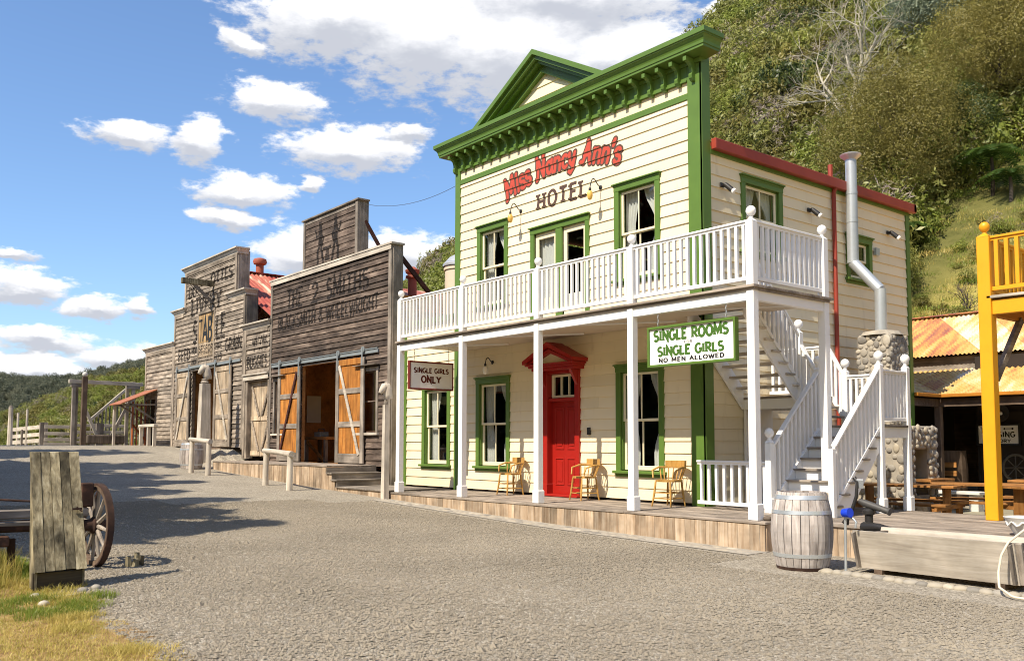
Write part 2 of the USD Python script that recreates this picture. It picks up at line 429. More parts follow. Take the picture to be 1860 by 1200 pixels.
# ------------------------------------------------------------------ materials
def wood(name, dark, mid, light, axis="x", sc=1.0, rough=0.8, rnd=0.5, bump=0.5, stain=0.55):
    s = {"x": (1.1, 16, 16), "y": (16, 1.1, 16), "z": (16, 16, 1.1)}[axis]
    usdkit.material(stage, LK + name, {
        "geo": ("geometry", {}), "oi": ("object_info", {}), "off": ("math", {"math_type": "multiply", "value2": 37.0}), "add": ("vector_math", {"math_type": "add"}),
        "map": ("mapping", {"scale": tuple(x * sc for x in s)}), "n": ("noise_texture", {"scale": 1.0, "detail": 6.0, "roughness": 0.65, "distortion": 0.5}),
        "ramp": ("rgb_ramp", {"ramp": [(0.25, dark), (0.5, mid), (0.75, light)]}),
        "n2": ("noise_texture", {"scale": 1.3 * sc, "detail": 4.0, "roughness": 0.6}), "st": ("map_range", {"from_min": 0.35, "from_max": 0.7, "to_min": 1.0 - stain, "to_max": 1.15, "clamp": True}),
        "rv": ("map_range", {"from_min": 0.0, "from_max": 1.0, "to_min": 1.0 - rnd * 0.5, "to_max": 1.0 + rnd * 0.5}), "mul": ("math", {"math_type": "multiply"}),
        "hsv": ("hsv", {}), "bump": ("bump", {"strength": bump, "distance": 0.006}), "p": ("principled_bsdf", {"roughness": rough, "specular_ior_level": 0.25})},
        [("geo.position", "add.vector1"), ("oi.random", "off.value1"), ("off.value", "add.vector2"), ("add.vector", "map.vector"), ("map.vector", "n.vector"), ("n.fac", "ramp.fac"), ("ramp.color", "hsv.color"), ("add.vector", "n2.vector"), ("n2.fac", "st.value"),
         ("oi.random", "rv.value"), ("st.result", "mul.value1"), ("rv.result", "mul.value2"), ("mul.value", "hsv.value"), ("hsv.color", "p.base_color"), ("n.fac", "bump.height"), ("bump.normal", "p.normal")], surface="p.BSDF")


def paintm(name, col, rough=0.5, var=0.10, dirt=None, dirt_amt=0.0, bump=0.12, metallic=0.0, sc=1.0):
    d = dirt or tuple(c * 0.55 for c in col)
    usdkit.material(stage, LK + name, {
        "geo": ("geometry", {}), "oi": ("object_info", {}), "n": ("noise_texture", {"scale": 2.2 * sc, "detail": 6.0, "roughness": 0.65}), "fine": ("noise_texture", {"scale": 38.0 * sc, "detail": 3.0}),
        "mr": ("map_range", {"from_min": 0.3, "from_max": 0.7, "to_min": 1.0 - var, "to_max": 1.0 + var * 0.4, "clamp": True}), "hsv": ("hsv", {"color": col}),
        "dm": ("map_range", {"range_type": "smoothstep", "from_min": 0.52, "from_max": 0.78, "to_min": 0.0, "to_max": dirt_amt, "clamp": True}), "mix": ("mix", {"color2": d}),
        "rv": ("map_range", {"to_min": 0.96, "to_max": 1.03}), "mul": ("math", {"math_type": "multiply"}),
        "bump": ("bump", {"strength": bump, "distance": 0.004}), "p": ("principled_bsdf", {"roughness": rough, "metallic": metallic, "specular_ior_level": 0.4})},
        [("geo.position", "n.vector"), ("geo.position", "fine.vector"), ("n.fac", "mr.value"), ("oi.random", "rv.value"), ("mr.result", "mul.value1"), ("rv.result", "mul.value2"), ("mul.value", "hsv.value"), ("n.fac", "dm.value"), ("dm.result", "mix.fac"), ("hsv.color", "mix.color1"), ("mix.color", "p.base_color"), ("fine.fac", "bump.height"), ("bump.normal", "p.normal")], surface="p.BSDF")


def leafm(name, c0, c1, c2, trans=0.26):
    usdkit.material(stage, LK + name, {
        "geo": ("geometry", {}), "oi": ("object_info", {}), "n": ("noise_texture", {"scale": 0.22, "detail": 3.0}), "a": ("math", {"math_type": "multiply", "value2": 0.45}), "b": ("math", {"math_type": "multiply_add", "value2": 0.3}), "c": ("math", {"math_type": "multiply_add", "value2": 0.32}),
        "ramp": ("rgb_ramp", {"ramp": [(0.15, c0), (0.5, c1), (0.85, c2)]}), "d": ("diffuse_bsdf", {}), "t": ("translucent_bsdf", {}), "g": ("glossy_bsdf", {"roughness": 0.45, "color": (0.5, 0.5, 0.5)}), "m": ("mix_closure", {"fac": trans}), "m2": ("mix_closure", {"fac": 0.04})},
        [("geo.position", "n.vector"), ("n.fac", "a.value1"), ("geo.random_per_island", "b.value1"), ("a.value", "b.value3"), ("oi.random", "c.value1"), ("b.value", "c.value3"), ("c.value", "ramp.fac"), ("ramp.color", "d.color"), ("ramp.color", "t.color"), ("d.BSDF", "m.closure1"), ("t.BSDF", "m.closure2"), ("m.closure", "m2.closure1"), ("g.BSDF", "m2.closure2")], surface="m2.closure")


def glassm(name, tint=(0.9, 0.92, 0.92), gl=(1, 1, 1)):
    usdkit.material(stage, LK + name, {"lw": ("layer_weight", {"blend": 0.5}), "pw": ("math", {"math_type": "power", "value2": 4.0}), "fr": ("math", {"math_type": "multiply_add", "value2": 0.75, "value3": 0.045}), "geo": ("geometry", {}), "n": ("noise_texture", {"scale": 3.0, "detail": 2.0}), "bump": ("bump", {"strength": 0.04, "distance": 0.02}),
        "t": ("transparent_bsdf", {"color": tint}), "g": ("glossy_bsdf", {"roughness": 0.01, "color": gl}), "m": ("mix_closure", {})},
        [("geo.position", "n.vector"), ("n.fac", "bump.height"), ("bump.normal", "g.normal"), ("lw.facing", "pw.value1"), ("pw.value", "fr.value1"), ("fr.value", "m.fac"), ("t.BSDF", "m.closure1"), ("g.BSDF", "m.closure2")], surface="m.closure")


usdkit.material(stage, LK + "cream_paint", {
    "geo": ("geometry", {}), "oi": ("object_info", {}), "mp": ("mapping", {"scale": (3.0, 3.0, 0.45)}), "n": ("noise_texture", {"scale": 1.6, "detail": 6.0, "roughness": 0.7}), "n2": ("noise_texture", {"scale": 0.5, "detail": 4.0}), "fine": ("noise_texture", {"scale": 30.0, "detail": 4.0}),
    "st": ("map_range", {"range_type": "smoothstep", "from_min": 0.54, "from_max": 0.80, "to_min": 0.0, "to_max": 0.42, "clamp": True}), "sep": ("separate_xyz", {}), "zd": ("map_range", {"from_min": 0.7, "from_max": 0.0, "to_min": 0.0, "to_max": 0.30, "clamp": True}), "zm": ("math", {"math_type": "multiply"}), "mxm": ("math", {"math_type": "maximum"}),
    "fade": ("map_range", {"from_min": 0.3, "from_max": 0.7, "to_min": 0.93, "to_max": 1.04}), "rv": ("map_range", {"to_min": 0.93, "to_max": 1.04}), "mul": ("math", {"math_type": "multiply"}), "hsv": ("hsv", {"color": (0.81, 0.70, 0.48)}), "mix": ("mix", {"color2": (0.46, 0.36, 0.22)}),
    "bump": ("bump", {"strength": 0.18, "distance": 0.004}), "p": ("principled_bsdf", {"roughness": 0.55, "specular_ior_level": 0.35})},
    [("geo.position", "mp.vector"), ("mp.vector", "n.vector"), ("geo.position", "n2.vector"), ("geo.position", "fine.vector"), ("n.fac", "st.value"), ("geo.position", "sep.vector"), ("sep.z", "zd.value"), ("zd.result", "zm.value1"), ("fine.fac", "zm.value2"), ("st.result", "mxm.value1"), ("zm.value", "mxm.value2"), ("n2.fac", "fade.value"), ("oi.random", "rv.value"), ("fade.result", "mul.value1"), ("rv.result", "mul.value2"), ("mul.value", "hsv.value"),
     ("hsv.color", "mix.color1"), ("mxm.value", "mix.fac"), ("mix.color", "p.base_color"), ("fine.fac", "bump.height"), ("bump.normal", "p.normal")], surface="p.BSDF")
paintm("cream_trim", (0.82, 0.73, 0.50), 0.45, 0.06)
paintm("green_paint", (0.098, 0.178, 0.030), 0.45, 0.12, (0.13, 0.18, 0.04), 0.3)
paintm("white_paint", (0.82, 0.81, 0.79), 0.45, 0.05, (0.62, 0.58, 0.50), 0.22)
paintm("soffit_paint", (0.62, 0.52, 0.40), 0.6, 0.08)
paintm("red_door_paint", (0.34, 0.014, 0.009), 0.35, 0.08)
paintm("red_roof_paint", (0.30, 0.040, 0.020), 0.5, 0.18, (0.18, 0.07, 0.05), 0.4)
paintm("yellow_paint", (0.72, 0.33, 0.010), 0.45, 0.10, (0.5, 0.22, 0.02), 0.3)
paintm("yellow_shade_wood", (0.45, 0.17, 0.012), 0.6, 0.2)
paintm("letter_red", (0.46, 0.06, 0.03), 0.5, 0.12)
paintm("letter_brown", (0.085, 0.045, 0.03), 0.6, 0.15)
paintm("letter_green", (0.055, 0.13, 0.018), 0.5, 0.08)
paintm("letter_maroon", (0.10, 0.018, 0.012), 0.5, 0.08)
paintm("letter_black", (0.015, 0.014, 0.013), 0.6, 0.2)
usdkit.material(stage, LK + "letter_faded", {"geo": ("geometry", {}), "mp": ("mapping", {"scale": (1.0, 1.0, 3.0)}), "n": ("noise_texture", {"scale": 3.2, "detail": 6.0, "roughness": 0.75}), "mr": ("map_range", {"range_type": "smoothstep", "from_min": 0.36, "from_max": 0.58, "to_min": 0.28, "to_max": 0.92, "clamp": True}), "t": ("transparent_bsdf", {}), "d": ("diffuse_bsdf", {"color": (0.030, 0.027, 0.026)}), "m": ("mix_closure", {})},
                [("geo.position", "mp.vector"), ("mp.vector", "n.vector"), ("n.fac", "mr.value"), ("mr.result", "m.fac"), ("t.BSDF", "m.closure1"), ("d.BSDF", "m.closure2")], surface="m.closure")
paintm("sign_white", (0.86, 0.85, 0.82), 0.5, 0.03)
paintm("maroon_frame", (0.17, 0.022, 0.014), 0.5, 0.12)
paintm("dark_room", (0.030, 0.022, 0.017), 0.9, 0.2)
paintm("dark_metal", (0.025, 0.023, 0.022), 0.45, 0.2)
paintm("iron", (0.07, 0.065, 0.06), 0.55, 0.3, (0.16, 0.07, 0.035), 0.5)
paintm("rust", (0.052, 0.026, 0.017), 0.95, 0.5, (0.15, 0.065, 0.036), 0.7, bump=0.5, sc=3)
paintm("galvanised", (0.50, 0.53, 0.55), 0.38, 0.15, (0.4, 0.38, 0.35), 0.3, metallic=0.55)
paintm("track_metal", (0.24, 0.27, 0.28), 0.6, 0.2, (0.22, 0.15, 0.1), 0.4, metallic=0.2)
paintm("curtain", (0.70, 0.68, 0.63), 0.9, 0.1)
paintm("brass_lamp", (0.75, 0.45, 0.10), 0.3, 0.1)
paintm("blue_plastic", (0.01, 0.05, 0.55), 0.35, 0.05)
paintm("white_stone", (0.62, 0.60, 0.55), 0.9, 0.2)
paintm("hose_plastic", (0.62, 0.55, 0.42), 0.5, 0.1)
paintm("concrete_floor", (0.30, 0.27, 0.19), 0.9, 0.25, (0.2, 0.19, 0.12), 0.5)
paintm("mortar", (0.36, 0.32, 0.26), 0.95, 0.3, bump=0.6, sc=2)
paintm("silver_tank", (0.55, 0.56, 0.57), 0.35, 0.1, metallic=0.5)
paintm("terracotta", (0.36, 0.09, 0.05), 0.7, 0.25, (0.2, 0.07, 0.05), 0.5)
paintm("canvas_white", (0.72, 0.70, 0.66), 0.9, 0.1)
paintm("orange_canopy", (0.36, 0.125, 0.05), 0.6, 0.25, (0.3, 0.15, 0.09), 0.4)
paintm("beak_bone", (0.5, 0.45, 0.38), 0.8, 0.3)
glassm("pane_glass")
for ax in "xyz":
    wood("deck_wood_" + ax, (0.20, 0.155, 0.12), (0.34, 0.28, 0.225), (0.46, 0.39, 0.32), ax, rnd=0.35)
    wood("grey_wood_" + ax, (0.16, 0.13, 0.105), (0.30, 0.255, 0.21), (0.46, 0.40, 0.34), ax, rnd=0.45)
    wood("pale_wood_" + ax, (0.33, 0.28, 0.23), (0.52, 0.46, 0.38), (0.66, 0.60, 0.52), ax, rnd=0.25, stain=0.3)
    wood("smith_wood_" + ax, (0.034, 0.024, 0.019), (0.130, 0.094, 0.073), (0.33, 0.26, 0.205), ax, rnd=0.75, sc=1.2)
    wood("stable_wood_" + ax, (0.13, 0.10, 0.078), (0.335, 0.275, 0.215), (0.54, 0.465, 0.375), ax, rnd=0.5, sc=1.2)
    wood("dark_brace_" + ax, (0.03, 0.012, 0.01), (0.07, 0.025, 0.018), (0.12, 0.05, 0.035), ax)
    wood("table_wood_" + ax, (0.26, 0.10, 0.025), (0.42, 0.19, 0.055), (0.55, 0.28, 0.10), ax, rough=0.5, rnd=0.3)
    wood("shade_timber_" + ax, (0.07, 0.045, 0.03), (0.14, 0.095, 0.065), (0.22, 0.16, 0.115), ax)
wood("smith_orange", (0.17, 0.06, 0.018), (0.48, 0.185, 0.035), (0.64, 0.31, 0.08), "z", rnd=0.35, stain=0.45)
wood("hatch_wood", (0.26, 0.15, 0.07), (0.46, 0.30, 0.14), (0.58, 0.44, 0.26), "z", rnd=0.3)
wood("smith_lining", (0.38, 0.16, 0.05), (0.56, 0.26, 0.085), (0.66, 0.34, 0.13), "x", rnd=0.3)
wood("skirt_wood", (0.25, 0.15, 0.08), (0.46, 0.34, 0.23), (0.62, 0.51, 0.39), "z", rnd=0.5, stain=0.55)
wood("stable_door_wood", (0.30, 0.19, 0.10), (0.50, 0.39, 0.27), (0.62, 0.53, 0.40), "z", rnd=0.35, stain=0.5)
wood("orange_door_wood", (0.20, 0.05, 0.015), (0.36, 0.10, 0.03), (0.46, 0.16, 0.05), "z", rnd=0.3)
wood("lichen_wood", (0.06, 0.048, 0.03), (0.34, 0.285, 0.175), (0.62, 0.55, 0.38), "z", rnd=0.3, stain=0.85, sc=1.5, bump=1.0)
wood("under_wood", (0.03, 0.025, 0.018), (0.075, 0.06, 0.04), (0.13, 0.11, 0.07), "y", rnd=0.3)
wood("barrel_wood", (0.26, 0.215, 0.19), (0.52, 0.46, 0.42), (0.70, 0.65, 0.60), "z", rnd=0.4, stain=0.5)
wood("chair_wood", (0.32, 0.155, 0.035), (0.48, 0.265, 0.07), (0.58, 0.36, 0.12), "z", rough=0.35, rnd=0.15, stain=0.2, bump=0.1)
wood("bark", (0.05, 0.038, 0.028), (0.11, 0.085, 0.065), (0.2, 0.16, 0.125), "z", rnd=0.3)
wood("pale_bark", (0.36, 0.31, 0.22), (0.56, 0.50, 0.38), (0.70, 0.64, 0.52), "z", rnd=0.3)
leafm("bush_leaf", (0.115, 0.13, 0.03), (0.25, 0.25, 0.06), (0.40, 0.36, 0.12))
leafm("far_leaf", (0.075, 0.085, 0.05), (0.15, 0.155, 0.095), (0.25, 0.24, 0.16))
leafm("olive_leaf", (0.11, 0.105, 0.025), (0.23, 0.20, 0.05), (0.36, 0.28, 0.08))
leafm("bright_leaf", (0.12, 0.15, 0.025), (0.25, 0.28, 0.05), (0.38, 0.38, 0.09))
leafm("silver_leaf", (0.15, 0.18, 0.11), (0.28, 0.32, 0.22), (0.42, 0.45, 0.34))
leafm("dark_leaf", (0.03, 0.045, 0.014), (0.065, 0.09, 0.024), (0.12, 0.14, 0.04))
leafm("fern_leaf", (0.03, 0.06, 0.012), (0.07, 0.12, 0.02), (0.14, 0.19, 0.035), 0.45)
leafm("yellow_flower", (0.42, 0.30, 0.01), (0.6, 0.42, 0.015), (0.7, 0.5, 0.03), 0.4)
leafm("scrub_twig", (0.20, 0.165, 0.13), (0.32, 0.26, 0.21), (0.44, 0.37, 0.30), 0.1)
leafm("grass_blade", (0.30, 0.27, 0.05), (0.58, 0.45, 0.13), (0.76, 0.58, 0.24), 0.35)
leafm("green_blade", (0.12, 0.18, 0.02), (0.22, 0.27, 0.035), (0.38, 0.38, 0.07), 0.35)
usdkit.material(stage, LK + "gravel_stone", {"geo": ("geometry", {}), "n": ("noise_texture", {"scale": 0.45, "detail": 4.0}), "tv": ("map_range", {"from_min": 0.3, "from_max": 0.7, "to_min": 0.84, "to_max": 1.14}), "hsv": ("hsv", {}), "ramp": ("rgb_ramp", {"ramp": [(0.0, (0.24, 0.205, 0.155)), (0.25, (0.54, 0.475, 0.375)), (0.7, (0.74, 0.66, 0.53)), (1.0, (0.90, 0.82, 0.68))]}), "p": ("principled_bsdf", {"roughness": 0.85, "specular_ior_level": 0.2})},
                [("geo.random_per_island", "ramp.fac"), ("geo.position", "n.vector"), ("n.fac", "tv.value"), ("ramp.color", "hsv.color"), ("tv.result", "hsv.value"), ("hsv.color", "p.base_color")], surface="p.BSDF")
usdkit.material(stage, LK + "river_stone", {"geo": ("geometry", {}), "oi": ("object_info", {}), "n": ("noise_texture", {"scale": 14.0, "detail": 4.0}), "c": ("math", {"math_type": "multiply_add", "value2": 0.35}), "a": ("math", {"math_type": "multiply", "value2": 0.65}),
    "ramp": ("rgb_ramp", {"ramp": [(0.1, (0.15, 0.135, 0.115)), (0.4, (0.28, 0.255, 0.215)), (0.7, (0.36, 0.31, 0.23)), (0.95, (0.5, 0.46, 0.39))]}), "bump": ("bump", {"strength": 0.4, "distance": 0.01}), "p": ("principled_bsdf", {"roughness": 0.8})},
    [("geo.position", "n.vector"), ("oi.random", "a.value1"), ("n.fac", "c.value1"), ("a.value", "c.value3"), ("c.value", "ramp.fac"), ("ramp.color", "p.base_color"), ("n.fac", "bump.height"), ("bump.normal", "p.normal")], surface="p.BSDF")


def corrugated(name, ramp, axis):
    """iron sheet with rust in streaks and sheet-by-sheet tone"""
    usdkit.material(stage, LK + name, {"geo": ("geometry", {}), "map": ("mapping", {"scale": (2.4, 0.4, 0.4) if axis == "x" else (0.4, 2.4, 0.4)}), "n": ("noise_texture", {"scale": 2.0, "detail": 5.0, "roughness": 0.6}), "oi": ("object_info", {}),
        "a": ("math", {"math_type": "multiply", "value2": 0.5}), "b": ("math", {"math_type": "multiply_add", "value2": 1.25}), "sub": ("math", {"math_type": "subtract", "value2": 0.40}), "ramp": ("rgb_ramp", {"ramp": ramp}), "p": ("principled_bsdf", {"roughness": 0.6, "specular_ior_level": 0.35})},
        [("geo.position", "map.vector"), ("map.vector", "n.vector"), ("oi.random", "a.value1"), ("n.fac", "b.value1"), ("a.value", "b.value3"), ("b.value", "sub.value1"), ("sub.value", "ramp.fac"), ("ramp.color", "p.base_color")], surface="p.BSDF")


corrugated("rusty_yellow_iron", [(0.12, (0.68, 0.58, 0.44)), (0.3, (0.62, 0.42, 0.18)), (0.45, (0.58, 0.35, 0.10)), (0.6, (0.46, 0.20, 0.08)), (0.8, (0.28, 0.10, 0.08)), (0.95, (0.20, 0.12, 0.11))], "x")
corrugated("red_iron", [(0.15, (0.60, 0.42, 0.30)), (0.3, (0.38, 0.12, 0.075)), (0.6, (0.30, 0.055, 0.038)), (0.9, (0.20, 0.05, 0.04))], "y")

# ------------------------------------------------------------------ ground and hills
GX = [-80, -60, -40, -33, -28, -24, -20.5, -14.5, -9.8, -4.3, 0.2, 8, 40, 90]
GZ = [-2.0, -0.6, 0.95, 1.02, 0.98, 0.60, 0.26, 0.0, -0.16, -0.345, -0.42, -0.5, -0.7, -0.9]
gx_f = np.linspace(-80, 90, 681); gz_f = np.convolve(np.pad(np.interp(gx_f, GX, GZ), 6, mode="edge"), np.ones(13) / 13, "valid")


def yard(x, y):
    z = np.interp(x, gx_f, gz_f)
    w = np.clip((x + 27) / 5.0, 0, 1) * np.clip((-21.2 - x) / 1.2, 0, 1) * np.clip((y + 1.75) / 0.6, 0, 1) * (y < 3)   # ramp up to the stable's door
    return z * (1 - w) + np.maximum(z, 0.98) * w


def R0(az):
    return np.interp(az, [-160, -120, 0, 60, 95, 112, 122, 130, 145, 152, 160, 170, 180, 200], [95, 70, 60, 60, 34, 33, 34, 36, 44, 56, 66, 80, 90, 95])


def EL(az):
    return np.interp(az, [-160, -140, -100, -40, 0, 50, 80, 95, 105, 110.7, 116, 120, 124.8, 127.9, 133, 138, 145.2, 150, 155, 159, 163, 166.0, 170.5, 180, 200], [3, 9, 17, 18, 16, 16, 20, 29, 31.5, 31, 30, 28.6, 26.2, 24.6, 20.0, 15.6, 10.7, 8.3, 6.4, 5.0, 3.8, 3.0, 1.0, 0.6, 3])


def RR(az):
    return np.interp(az, [-160, -100, 0, 60, 95, 110, 125, 145, 155, 163, 170, 180, 200], [400, 200, 170, 160, 120, 115, 125, 165, 220, 270, 330, 360, 400])


def hill_z(az, r):
    r0, e, rr = R0(az), EL(az), RR(az)
    base = yard(CAM[0] + r0 * np.cos(np.radians(az)), CAM[1] + r0 * np.sin(np.radians(az)))
    top = CAM[2] + rr * np.tan(np.radians(e))
    t = (r - r0) / (rr - r0)
    g = np.where(t < 1, np.clip(t, 0, 1) ** 1.12, 1 - 0.55 * (np.clip(t, 1, 3) - 1))
    # the far range across the valley
    e2 = np.interp(az, [-160, 50, 100, 150, 160, 163, 165.4, 166.6, 170.5, 176, 200], [4.5, 3, 3, 5.4, 5.0, 4.5, 3.7, 3.3, 3.2, 3.4, 4.5])
    f = np.clip((r - 520) / 330, 0, 1); f = f * f * (3 - 2 * f) * np.clip((1500 - r) / 500, 0, 1)
    z = base + (top - base) * g
    return np.maximum(np.maximum(z, -14), -14 + (850 * np.tan(np.radians(e2)) + 15) * f) * np.where(t < 0, 0, 1) + np.where(t < 0, base, 0)


def world(az, r):
    a = np.radians(az)
    return CAM[0] + r * np.cos(a), CAM[1] + r * np.sin(a)


def hill_at(az, r):
    x, y = world(az, r)
    b = (meshkit.fbm(np.stack([x / 26, y / 26, np.zeros_like(x)], -1), 4, 3) - 0.5) * np.clip((r - R0(az)) / 25, 0, 1) * np.clip(RR(az) / 14, 3, 14) * 0.45
    return x, y, hill_z(az, r) + b


def sheet(azs, rs_fn, zfn):
    A, T = np.meshgrid(azs, np.linspace(0, 1, rs_fn), indexing="ij")
    return A, T


def gridfaces(n, m):
    i = np.arange(n * m).reshape(n, m)
    a, b, c, d = i[:-1, :-1].ravel(), i[1:, :-1].ravel(), i[1:, 1:].ravel(), i[:-1, 1:].ravel()
    return np.vstack([np.stack([a, d, c], 1), np.stack([a, c, b], 1)])


# ground: one sheet all round the place, finer near the yard
azs = np.concatenate([np.arange(-180, 95, 6.0), np.arange(95, 178, 0.75), np.arange(178, 181, 2.0)])
A, T = np.meshgrid(azs, np.linspace(0, 1, 150), indexing="ij")
r1 = R0(np.where(A < -160, A + 360, A)) + 2.5
Rg = 0.4 + (r1 - 0.4) * T ** 1.7
gx, gy = world(A, Rg)
gzv = yard(gx, gy) + (meshkit.fbm(np.stack([gx * 0.6, gy * 0.6, gx * 0], -1), 3, 5) - 0.5) * 0.012 * np.clip((-2.3 - gy) / 2, 0, 1)
usdkit.material(stage, LK + "ground_look", {
    "geo": ("geometry", {}), "sep": ("separate_xyz", {}), "vo": ("voronoi_texture", {"scale": 42.0, "randomness": 1.0}), "vb": ("voronoi_texture", {"scale": 42.0, "feature": "distance_to_edge"}), "n": ("noise_texture", {"scale": 0.55, "detail": 5.0, "roughness": 0.6}), "nf": ("noise_texture", {"scale": 9.0, "detail": 5.0}),
    "bw": ("separate_color", {}), "gr": ("rgb_ramp", {"ramp": [(0.0, (0.205, 0.18, 0.14)), (0.5, (0.33, 0.29, 0.23)), (1.0, (0.47, 0.415, 0.33))]}),
    "big": ("map_range", {"from_min": 0.3, "from_max": 0.7, "to_min": 0.86, "to_max": 1.1}), "gh": ("hsv", {}),
    "soil": ("rgb_ramp", {"ramp": [(0.3, (0.20, 0.12, 0.055)), (0.5, (0.34, 0.22, 0.09)), (0.7, (0.42, 0.31, 0.12))]}),
    "ed": ("math", {"math_type": "multiply_add", "value2": 0.5, "value3": 10.18}), "yy": ("math", {"math_type": "add"}), "nmix": ("math", {"math_type": "multiply_add", "value2": 1.2, "value3": -0.6}), "y2": ("math", {"math_type": "add"}), "xl": ("math", {"math_type": "multiply_add", "value2": 0.0, "value3": 0.0}),
    "fac": ("map_range", {"range_type": "smoothstep", "from_min": 0.18, "from_max": -0.12, "to_min": 0.0, "to_max": 1.0, "clamp": True}),
    "far": ("map_range", {"range_type": "smoothstep", "from_min": -36.5, "from_max": -39.0, "to_min": 0.0, "to_max": 1.0, "clamp": True}), "fg": ("mix", {"color2": (0.20, 0.21, 0.06)}),
    "mix": ("mix", {}), "bh": ("math", {"math_type": "minimum", "value2": 0.25}), "bump": ("bump", {"strength": 0.9, "distance": 0.03}), "p": ("principled_bsdf", {"roughness": 0.95, "specular_ior_level": 0.15})},
    [("geo.position", "sep.vector"), ("geo.position", "vo.vector"), ("geo.position", "vb.vector"), ("geo.position", "n.vector"), ("geo.position", "nf.vector"), ("vo.color", "bw.color"), ("bw.r", "gr.fac"), ("n.fac", "big.value"), ("gr.color", "gh.color"), ("big.result", "gh.value"), ("nf.fac", "soil.fac"),
     ("sep.y", "yy.value1"), ("nf.fac", "nmix.value1"), ("yy.value", "y2.value1"), ("nmix.value", "y2.value2"), ("n.fac", "ed.value1"), ("ed.value", "yy.value2"), ("y2.value", "fac.value"), ("gh.color", "mix.color1"), ("soil.color", "mix.color2"), ("fac.result", "mix.fac"),
     ("sep.x", "far.value"), ("far.result", "fg.fac"), ("mix.color", "fg.color1"), ("fg.color", "p.base_color"), ("vb.distance", "bh.value1"), ("bh.value", "bump.height"), ("bump.normal", "p.normal")], surface="p.BSDF")
solo("ground", (np.stack([gx, gy, gzv], -1).reshape(-1, 3), gridfaces(*A.shape)), "ground_look", kind="structure")

usdkit.material(stage, LK + "hill_look", {
    "geo": ("geometry", {}), "n": ("noise_texture", {"scale": 0.10, "detail": 8.0, "roughness": 0.65}), "n2": ("noise_texture", {"scale": 1.1, "detail": 6.0, "roughness": 0.7}), "mx": ("math", {"math_type": "multiply_add", "value2": 0.5}), "h": ("math", {"math_type": "multiply", "value2": 0.5}),
    "wood": ("rgb_ramp", {"ramp": [(0.3, (0.05, 0.055, 0.018)), (0.45, (0.10, 0.10, 0.03)), (0.6, (0.15, 0.14, 0.045)), (0.75, (0.22, 0.19, 0.09))]}), "gras": ("rgb_ramp", {"ramp": [(0.3, (0.24, 0.22, 0.05)), (0.5, (0.42, 0.35, 0.09)), (0.7, (0.56, 0.44, 0.16))]}),
    "sep": ("separate_xyz", {}), "g1": ("map_range", {"range_type": "smoothstep", "from_min": -14.0, "from_max": -9.0, "to_min": 0.0, "to_max": 1.0, "clamp": True}), "g2": ("map_range", {"range_type": "smoothstep", "from_min": 36.0, "from_max": 26.0, "to_min": 0.0, "to_max": 1.0, "clamp": True}), "gm": ("math", {"math_type": "multiply"}),
    "mix": ("mix", {}), "bump": ("bump", {"strength": 0.7, "distance": 0.5}), "p": ("principled_bsdf", {"roughness": 0.95, "specular_ior_level": 0.1})},
    [("geo.position", "n.vector"), ("geo.position", "n2.vector"), ("geo.position", "sep.vector"), ("n.fac", "h.value1"), ("n2.fac", "mx.value1"), ("h.value", "mx.value3"), ("mx.value", "wood.fac"), ("mx.value", "gras.fac"), ("sep.x", "g1.value"), ("sep.y", "g2.value"), ("g1.result", "gm.value1"), ("g2.result", "gm.value2"), ("gm.value", "mix.fac"),
     ("wood.color", "mix.color1"), ("gras.color", "mix.color2"), ("mix.color", "p.base_color"), ("n2.fac", "bump.height"), ("bump.normal", "p.normal")], surface="p.BSDF")
azs = np.concatenate([np.arange(-160, 60, 3.0), np.arange(60, 200.1, 0.5)])
A, T = np.meshgrid(azs, np.linspace(0, 1, 130), indexing="ij")
Rh = R0(A) + (1500 - R0(A)) * T ** 2.6
hx, hy, hz = hill_at(A, Rh); hz[:, 0] -= 0.5
solo("hillside", (np.stack([hx, hy, hz], -1).reshape(-1, 3), gridfaces(*A.shape)), "hill_look", kind="structure", smooth=True)

# ------------------------------------------------------------------ the hotel
XC, XL, XW, YB = -2.274, -9.81, -12.15, 7.33       # right corner, left corner of the tall front, end of the low wing, back
HF = Plane((0, 0, 0), (1, 0, 0), (0, -1, 0))
HS = Plane((XC, 0, 0), (0, 1, 0), (1, 0, 0))
ROW = 0.2195
hotel = thing("hotel", "two-storey cream weatherboard hotel with green trim and a white balcony along its front", "hotel", (-6, 3, 0))


